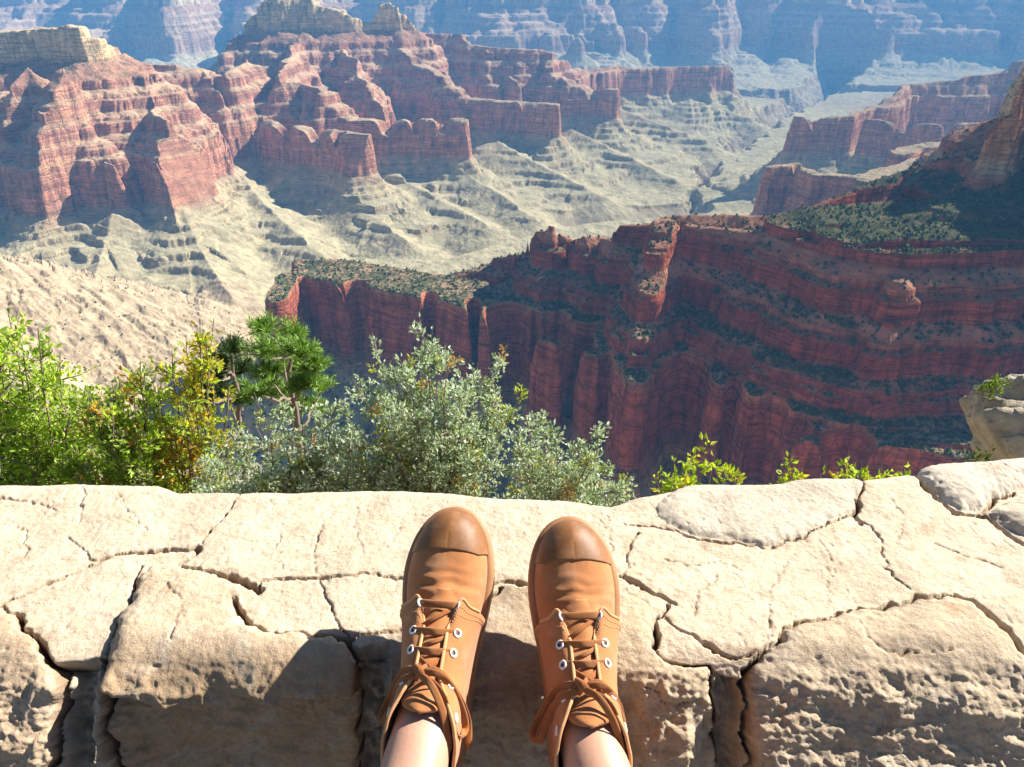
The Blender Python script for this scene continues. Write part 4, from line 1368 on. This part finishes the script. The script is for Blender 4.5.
def tube_np(path, r0, r1, k=5):
    C = np.asarray(path); n = len(C)
    T = np.gradient(C, axis=0); T /= np.linalg.norm(T, axis=1, keepdims=True) + 1e-9
    a = np.cross(T, np.array([0.31, 0.2, 0.93])); a /= np.linalg.norm(a, axis=1, keepdims=True) + 1e-9
    b = np.cross(T, a)
    r = np.linspace(r0, r1, n)[:, None, None]
    th = 2 * np.pi * np.arange(k) / k
    V = C[:, None, :] + r * (np.cos(th)[None, :, None] * a[:, None, :] + np.sin(th)[None, :, None] * b[:, None, :])
    idx = np.arange(n * k).reshape(n, k); nx = np.roll(idx, -1, axis=1)
    F = np.stack([idx[:-1], nx[:-1], nx[1:], idx[1:]], -1).reshape(-1, 4)
    return V.reshape(-1, 3), F


class Plant:
    def __init__(self, seed):
        self.r = np.random.default_rng(seed)
        self.bv, self.bf, self.nb = [], [], 0
        self.lp, self.ld, self.ls, self.lc = [], [], [], []

    def tube(self, path, r0, r1, k=5):
        V, F = tube_np(path, r0, r1, k)
        self.bv.append(V); self.bf.append(F + self.nb); self.nb += len(V)

    def bend(self, a, b, out, n=9, wob=0.0):
        a, b = np.array(a, float), np.array(b, float)
        t = np.linspace(0, 1, n)[:, None]
        mid = (a + b) / 2 + np.array(out)
        p = (1 - t) ** 2 * a + 2 * t * (1 - t) * mid + t ** 2 * b
        if wob:
            w = self.r.normal(0, wob, (n, 3)); w[0] = 0; w[-1] = 0
            p = p + w
        return p

    def leaves(self, path, count, size, pal, spread, start=0.0, ang=0.9):
        """leaves along a twig, pointing out and up"""
        r = self.r
        t = start + (1 - start) * r.random(count)
        i = np.clip(t * (len(path) - 1), 0, len(path) - 1.001); k = i.astype(int); f = (i - k)[:, None]
        p = path[k] * (1 - f) + path[k + 1] * f
        d = path[np.minimum(k + 1, len(path) - 1)] - path[k]; d /= np.linalg.norm(d, axis=1, keepdims=True) + 1e-9
        o = r.normal(size=(count, 3)); o -= (o * d).sum(1, keepdims=True) * d; o /= np.linalg.norm(o, axis=1, keepdims=True) + 1e-9
        dirn = d * (1 - ang * 0.5) + o * ang + np.array([0, 0, 0.25])
        dirn /= np.linalg.norm(dirn, axis=1, keepdims=True)
        self.lp.append(p + o * spread * r.random((count, 1))); self.ld.append(dirn)
        self.ls.append(size * (0.65 + 0.7 * r.random(count)))
        pal = np.array(pal)
        c = pal[r.integers(0, len(pal), count)] * (0.78 + 0.44 * r.random((count, 1)))
        self.lc.append(c)

    def crown_mesh(self, name, ratio=0.5, fold=0.18):
        p = np.concatenate(self.lp); d = np.concatenate(self.ld); s = np.concatenate(self.ls)[:, None]; c = np.concatenate(self.lc)
        n = len(p)
        o = self.r.normal(size=(n, 3)); o = np.cross(d, o); o /= np.linalg.norm(o, axis=1, keepdims=True) + 1e-9
        u = np.cross(o, d)
        w = s * ratio
        v0 = p; v1 = p + d * s * 0.45 + o * w * 0.5 + u * s * fold; v2 = p + d * s - u * s * 0.10; v3 = p + d * s * 0.45 - o * w * 0.5 + u * s * fold
        V = np.stack([v0, v1, v2, v3], 1).reshape(-1, 3)
        b = np.arange(n)[:, None] * 4
        F = np.concatenate([b + np.array([[0, 1, 2]]), b + np.array([[0, 2, 3]])])
        me = np_mesh(name, V, F, smooth=False)
        set_color(me, np.repeat(c, 4, axis=0))
        return me

    def finish(self, name, label, cat, group=None, crown='foliage', wood='stem', leafmat=None, ratio=0.5, org=None, fold=0.18):
        V = np.concatenate(self.bv); F = np.concatenate(self.bf)
        org = np.array(org if org is not None else V[0])
        root = empty(name, tuple(org))
        tag(root, label, cat, group)
        link(wood, np_mesh(wood, V - org, F), M_BARK, root)
        cm = self.crown_mesh(crown, ratio, fold)
        o = link(crown, cm, leafmat or M_LEAF, root)
        o.location = tuple(-org)
        return root


def shrub(seed, tips, dist, base_px, leaf, pal, twigs, per, dens_low, name, label, cat, group=None, twig_len=0.20, spread=0.02, stem_r=0.007, ratio=0.55, crown='foliage', wood='stem', extra=None, start=0.30, fill=0, jit=0.25, base=None, mat=None):
    P = Plant(seed); r = P.r
    bx = at_y(base_px, 480, dist).x
    base = np.array([bx, dist, ground_z(bx, dist) - 0.05]) if base is None else np.array(base)
    allt = [(px, py, dist + r.uniform(-jit, jit)) for px, py in tips]
    for i in range(fill):
        px, py = tips[r.integers(0, len(tips))]
        allt.append((px + r.uniform(-34, 34), py + r.uniform(28, 110), dist + r.uniform(-jit * 1.3, jit * 1.3)))
    for px, py, yy in allt:
        t = np.array(at_y(px, py, yy))
        h = t - base
        st = P.bend(base + r.normal(0, .05, 3) * [1, 1, 0], t, [h[0] * -0.10, h[1] * -.1, abs(h[0]) * 0.12], 14, 0.008)
        P.tube(st, stem_r, stem_r * 0.22, 5)
        P.leaves(st, per, leaf, pal(px, py, r), spread, 0.72)
        nt_ = int(twigs * (0.8 + 0.4 * r.random()))
        for q in range(nt_):
            f = start + (1 - start) * r.random() ** 0.75
            i = int(f * 13)
            o = r.normal(size=3); o[2] = abs(o[2]) * 0.9 + 0.35; o /= np.linalg.norm(o)
            ln = twig_len * (1.15 - 0.75 * f) * (0.6 + 0.7 * r.random())
            a = st[min(i, 13)]
            tw = P.bend(a, a + o * ln, [0, 0, -0.03 * ln], 6, ln * 0.03)
            P.tube(tw, stem_r * 0.35, stem_r * 0.12, 4)
            P.leaves(tw, per, leaf, pal(px, py + (1 - f) * 100, r), spread, 0.1)
    return P.finish(name, label, cat, group, crown, wood, mat, ratio=ratio, org=base)


SILVER = [(.38, .46, .31), (.45, .53, .39), (.53, .59, .47), (.58, .63, .54), (.36, .45, .26), (.27, .35, .19)]
GREEN = [(.32, .46, .06), (.38, .52, .09), (.26, .39, .05), (.46, .56, .15), (.20, .31, .045)]
LIME = [(.36, .52, .05), (.44, .58, .08), (.30, .44, .05), (.50, .60, .12)]
YELLOW = [(.50, .42, .05), (.58, .46, .06), (.40, .40, .05), (.34, .40, .05)]
ORANGE = [(.62, .34, .07), (.56, .28, .06), (.62, .44, .09), (.48, .44, .08)]
SPRIG = [(.30, .42, .03), (.38, .50, .05), (.24, .36, .03), (.48, .56, .08)]

sil = lambda px, py, r: SILVER if r.random() > 0.10 else ([(.34, .40, .06), (.42, .40, .07)] if r.random() > .25 else [(.50, .28, .09)])
shrub(21, [(372, 332), (418, 312), (398, 356), (446, 352), (432, 330), (508, 342), (478, 362), (524, 384), (498, 372), (462, 384), (352, 378), (384, 372), (336, 404), (322, 432), (346, 426), (330, 452)], 3.1, 440, .023, sil, 27, 20, 0,
      'silver_shrub', 'tall silvery grey-green shrub behind the boots with upright leafy shoots', 'shrub', 'silvery shrubs behind the wall', twig_len=.20, fill=46, mat=M_SILVER)
shrub(22, [(556, 432), (584, 440), (606, 428), (612, 462), (540, 408), (572, 462), (600, 470), (590, 455), (526, 418), (520, 442), (534, 450), (514, 430), (548, 462)], 2.9, 560, .022, sil, 22, 18, 0,
      'silver_shrub', 'low silvery shrub spreading beside the red cliff, right end of the silvery bushes', 'shrub', 'silvery shrubs behind the wall', twig_len=.18, fill=24, mat=M_SILVER)
shrub(23, [(254, 392), (232, 424), (282, 402), (304, 396), (212, 446), (326, 410), (268, 416), (340, 396), (196, 462)], 3.0, 275, .022, sil, 26, 20, 0,
      'silver_shrub', 'dense silvery shrub in front of the pine, below its dark branches', 'shrub', 'silvery shrubs behind the wall', twig_len=.20, fill=44, mat=M_SILVER)
# broad-leaved trees on the left
grn = lambda px, py, r: GREEN if r.random() > 0.3 else LIME
shrub(31, [(8, 312), (38, 328), (60, 352), (-30, 300), (-70, 320), (70, 388), (22, 346), (-10, 340), (48, 392), (66, 430), (30, 380), (-50, 370)], 3.9, 10, .042, grn, 24, 22, 0,
      'leafy_tree', 'bright green broad-leaved tree at the left end of the wall', 'tree', 'broad-leaved trees behind the wall', twig_len=.46, stem_r=.014, ratio=.5, crown='crown', wood='trunk', fill=24, spread=.04)
grn2 = lambda px, py, r: (GREEN if r.random() > 0.35 else (LIME if r.random() > .5 else [(.26, .30, .15), (.32, .35, .2)])) if r.random() > .08 else ORANGE
shrub(32, [(88, 392), (118, 376), (140, 362), (106, 402), (158, 384), (128, 398), (84, 430), (150, 420), (132, 370), (112, 384), (98, 398)], 3.6, 118, .036, grn2, 28, 24, 0,
      'leafy_tree', 'low green bushy tree between the bright green tree and the yellow one', 'tree', 'broad-leaved trees behind the wall', twig_len=.30, stem_r=.012, ratio=.5, crown='crown', wood='trunk', fill=22, spread=.035)


def autumn(px, py, r):
    if py > 395:
        return ORANGE if r.random() > 0.72 else (YELLOW if r.random() > .6 else (GREEN if r.random() > .4 else LIME))
    return YELLOW if r.random() > (0.25 if px > 180 else .6) else LIME


shrub(33, [(200, 320), (214, 318), (186, 336), (172, 350), (216, 350), (206, 342), (150, 374), (228, 386), (160, 398), (194, 366)], 3.7, 172, .034, autumn, 16, 16, 0,
      'leafy_tree', 'slender autumn tree with yellow top and orange lower leaves', 'tree', 'broad-leaved trees behind the wall', twig_len=.30, stem_r=.011, ratio=.55, crown='crown', wood='trunk', fill=12, spread=.03)


# pines
def pine(seed, clumps, dist, base_px, name, label, pal, group, nl=.058, rad=.185, per=1700):
    P = Plant(seed); r = P.r
    bx = at_y(base_px, 480, dist).x
    base = np.array([bx, dist, ground_z(bx, dist) - .1])
    ty = min(c[1] for c in clumps)
    top = np.array(at_y(base_px + 4, ty + 6, dist))
    tr = P.bend(base, top, [0.05, 0, 0], 16, .02)
    P.tube(tr, .055, .012, 8)
    for px, py, sz in clumps:
        c = np.array(at_y(px, py, dist + r.uniform(-.5, .5)))
        k = int(np.argmin(np.abs(tr[:, 2] - (c[2] - .25))))
        br = P.bend(tr[k], c, [0, 0, -.08], 8, .01)
        P.tube(br, .016, .006, 5)
        for q in range(16):
            o = r.normal(size=3); o[2] = abs(o[2]) * .7; o /= np.linalg.norm(o)
            e = c + o * rad * sz * (.5 + .6 * r.random())
            tw = P.bend(c - o * .03, e, [0, 0, -.02], 6, .004)
            P.tube(tw, .006, .003, 4)
            P.leaves(tw, int(per * sz / 16), nl, pal, .004, .15, .75)
    root = P.finish(name, label, 'tree', group, 'crown', 'trunk', M_NEEDLE, ratio=.075, org=base, fold=.02)
    return root


PINE = [(.19, .34, .06), (.25, .42, .08), (.14, .26, .05), (.31, .47, .11)]
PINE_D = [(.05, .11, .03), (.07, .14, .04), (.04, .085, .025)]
pine(41, [(264, 330, .8), (292, 336, .8), (280, 350, 1), (300, 354, .9), (262, 352, .8), (314, 366, .8), (286, 370, 1), (268, 374, .9), (306, 384, .9), (322, 388, .7), (256, 392, .9), (282, 394, 1), (320, 410, .8), (296, 410, 1)], 5.2, 285,
     'pine_tree', 'green pine with rounded needle clumps behind the silvery shrub', PINE, 'pines behind the wall')
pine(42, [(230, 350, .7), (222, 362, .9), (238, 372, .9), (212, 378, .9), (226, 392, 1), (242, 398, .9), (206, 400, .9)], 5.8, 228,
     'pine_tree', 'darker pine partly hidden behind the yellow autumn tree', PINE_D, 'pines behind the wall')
# fresh green shoots over the right half of the wall
spr = lambda px, py, r: SPRIG if r.random() > .12 else YELLOW
GR = 'bright green sprigs behind the wall'
shrub(51, [(702, 440), (690, 448), (716, 452), (674, 458), (732, 466), (660, 470), (706, 460), (740, 478), (684, 470)], 2.0, 700, .024, spr, 9, 9, 0,
      'leafy_sprig', 'largest bright yellow-green sprig behind the wall, right of the boots', 'shrub', GR, twig_len=.10, stem_r=.004, ratio=.48, start=.55, fill=6, jit=.10)
shrub(52, [(793, 448), (804, 458), (782, 466), (822, 472), (798, 470)], 1.9, 797, .023, spr, 9, 9, 0,
      'leafy_sprig', 'small upright green sprig between the largest sprig and the grey slab', 'shrub', GR, twig_len=.07, stem_r=.0035, ratio=.48, start=.5, fill=5, jit=.08)
shrub(53, [(849, 450), (862, 460), (840, 462), (852, 466)], 1.9, 850, .021, spr, 8, 9, 0,
      'leafy_sprig', 'small green sprig with a pointed top, next to the trailing one', 'shrub', GR, twig_len=.06, stem_r=.0035, ratio=.48, start=.5, fill=4, jit=.08)
shrub(54, [(882, 463), (900, 460), (912, 465), (868, 467), (892, 466)], 1.9, 890, .020, spr, 9, 9, 0,
      'leafy_sprig', 'low trailing green sprig just left of the raised stone slab', 'shrub', GR, twig_len=.06, stem_r=.0035, ratio=.48, start=.5, fill=4, jit=.08)


# boulder at the right edge
def boulder(name, label, outline, y0, depth, colr, seed, zbot, cat='rock'):
    """lumpy rock: front outline given in the picture at distance y0, closed backwards"""
    bm = bmesh.new()
    bmesh.ops.create_icosphere(bm, subdivisions=6, radius=1.0)
    pts = [at_y(px, py, y0) for px, py in outline]
    P = np.array([[p.x, p.z] for p in pts]); c = P.mean(axis=0)
    d = P - c; th = np.arctan2(d[:, 1], d[:, 0]); rr = np.hypot(d[:, 0], d[:, 1])
    o = np.argsort(th); th, rr = th[o], rr[o]
    th = np.concatenate([th - 2 * np.pi, th, th + 2 * np.pi]); rr = np.tile(rr, 3)
    co = np.array([v.co[:] for v in bm.verts])
    # squarish cross-section in depth
    a = np.arctan2(co[:, 2], co[:, 0]); rad = np.hypot(co[:, 0], co[:, 2])
    R = np.interp(a, th, rr)
    q = np.sign(co[:, 1]) * np.abs(co[:, 1]) ** 0.7 - 0.8
    radq = (1 - np.abs(q + 0.8) ** 3.2).clip(0) ** (1 / 3.2)
    X = c[0] + np.cos(a) * R * radq; Z = c[1] + np.sin(a) * R * radq; Y = y0 + q * depth / 2
    s = 0.05
    n1 = fbm(X / .22 + Y / .3, Z / .16 + Y / .2, 4, seed, ridged=True); n2 = fbm(X / .06 + Y / .07, Z / .05 - Y / .08, 3, seed + 4)
    k = 1 + .10 * n1 * 0.5 + .02 * n2
    k = k - .06
    X = c[0] + (X - c[0]) * k; Z = c[1] + (Z - c[1]) * k
    Y += 0.03 * n1
    for v, x, y, z in zip(bm.verts, X, Y, Z): v.co = (x, y, z)
    for f in bm.faces: f.smooth = True
    me = bpy.data.meshes.new(name); bm.to_mesh(me); bm.free()
    m, nt, out = new_mat(name)
    geo = node(nt, 'ShaderNodeNewGeometry'); pos = geo.outputs['Position']
    n = noise(nt, pos, 7, 6, .65)
    cc = ramp(nt, n, [(.3, tuple(x * .55 for x in colr) + (1,)), (.5, colr + (1,)), (.72, tuple(min(1, x * 1.25) for x in colr) + (1,))])
    sp = mth(nt, 'MULTIPLY', mth(nt, 'SUBTRACT', noise(nt, pos, 26, 3, .6), .6), 8, True)
    cc = mixc(nt, mth(nt, 'MULTIPLY', sp, .6), cc, (.12, .11, .09, 1))
    b = node(nt, 'ShaderNodeBump', ins={'Strength': .9, 'Distance': .02, 'Height': noise(nt, pos, 22, 6, .7)})
    bs = node(nt, 'ShaderNodeBsdfPrincipled', ins={'Base Color': cc, 'Roughness': .95, 'Specular IOR Level': .1, 'Normal': b.outputs[0]})
    nt.links.new(bs.outputs[0], out.inputs['Surface'])
    o = link(name, me, m)
    tag(o, label, cat)
    return o


boulder('boulder', 'grey weathered boulder jutting up behind the wall at the right edge', [(950, 392), (970, 376), (990, 368), (1012, 358), (1062, 354), (1122, 386), (1142, 466), (1132, 606), (1042, 646), (982, 626), (974, 546), (978, 466), (966, 428), (956, 406)], 3.2, 0.9, (.40, .34, .26), 401, -3)
boulder('rock', 'pale upright rock just showing above the wall at the left edge', [(-66, 468), (-36, 464), (-10, 466), (-4, 472), (-3, 492), (-5, 512), (-40, 520), (-74, 516), (-78, 489)], 1.0, .08, (.52, .47, .40), 431, -1)
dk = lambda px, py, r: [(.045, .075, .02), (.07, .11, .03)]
gp = lambda px, py, r: [(.12, .20, .04), (.2, .28, .06), (.08, .13, .03)]
shrub(55, [(990, 382), (998, 380), (984, 390), (1004, 386)], 2.95, 994, .016, gp, 8, 14, 0, 'rock_plant', 'tiny green plant growing on top of the grey boulder', 'plant', None, twig_len=.05, stem_r=.003, ratio=.3, start=.3, jit=.03, base=at_y(994, 404, 2.96))
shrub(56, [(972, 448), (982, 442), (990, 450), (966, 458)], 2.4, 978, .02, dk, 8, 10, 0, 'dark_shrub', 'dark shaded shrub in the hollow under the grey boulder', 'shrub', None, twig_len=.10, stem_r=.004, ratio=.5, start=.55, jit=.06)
# ------------------------------------------------------------------ light, air, sky
w = bpy.data.worlds.new('World')
sc.world = w
w.use_nodes = True
nt = w.node_tree
bg = nt.nodes['Background']
sky = nt.nodes.new('ShaderNodeTexSky')
sky.sky_type = 'NISHITA'
sky.sun_disc = False
sky.sun_elevation = SUN_EL
sky.sun_rotation = SUN_AZ
sky.altitude = 2400
nt.links.new(sky.outputs[0], bg.inputs[0])
bg.inputs[1].default_value = 0.052
sun = bpy.data.lights.new('sun', 'SUN')
sun.energy = 5.0
sun.angle = math.radians(0.53)
sun.color = (1.0, 0.945, 0.86)
so = bpy.data.objects.new('sun', sun)
col.objects.link(so)
sd = Vector((math.sin(SUN_AZ) * math.cos(SUN_EL), math.cos(SUN_AZ) * math.cos(SUN_EL), math.sin(SUN_EL)))
so.rotation_euler = sd.to_track_quat('Z', 'Y').to_euler()
so.location = (3, 3, 8)

# air: pale volume round the whole scene
bm = bmesh.new()
bmesh.ops.create_cube(bm, size=1.0)
for v in bm.verts:
    v.co = Vector((v.co.x * 52000, v.co.y * 52000, (-1760 + 20) / 2 + v.co.z * 1780))
hm = bpy.data.meshes.new('haze')
bm.to_mesh(hm); bm.free()
m_haze, nt, out = new_mat('air')
pv = node(nt, 'ShaderNodeVolumePrincipled', ins={'Color': HAZE_COL, 'Density': HAZE_D, 'Anisotropy': 0.0})
nt.links.new(pv.outputs[0], out.inputs['Volume'])
tag(link('haze', hm, m_haze), kind='stuff')

vs = sc.view_settings
vs.view_transform = 'Standard'
vs.look = 'None'
vs.gamma = 1.0
vs.use_curve_mapping = False
vs.exposure = EXPOSURE
sc.cycles.use_denoising = True
sc.cycles.volume_bounces = 0
sc.cycles.max_bounces = 6
sc.cycles.diffuse_bounces = 3
sc.cycles.transparent_max_bounces = 12
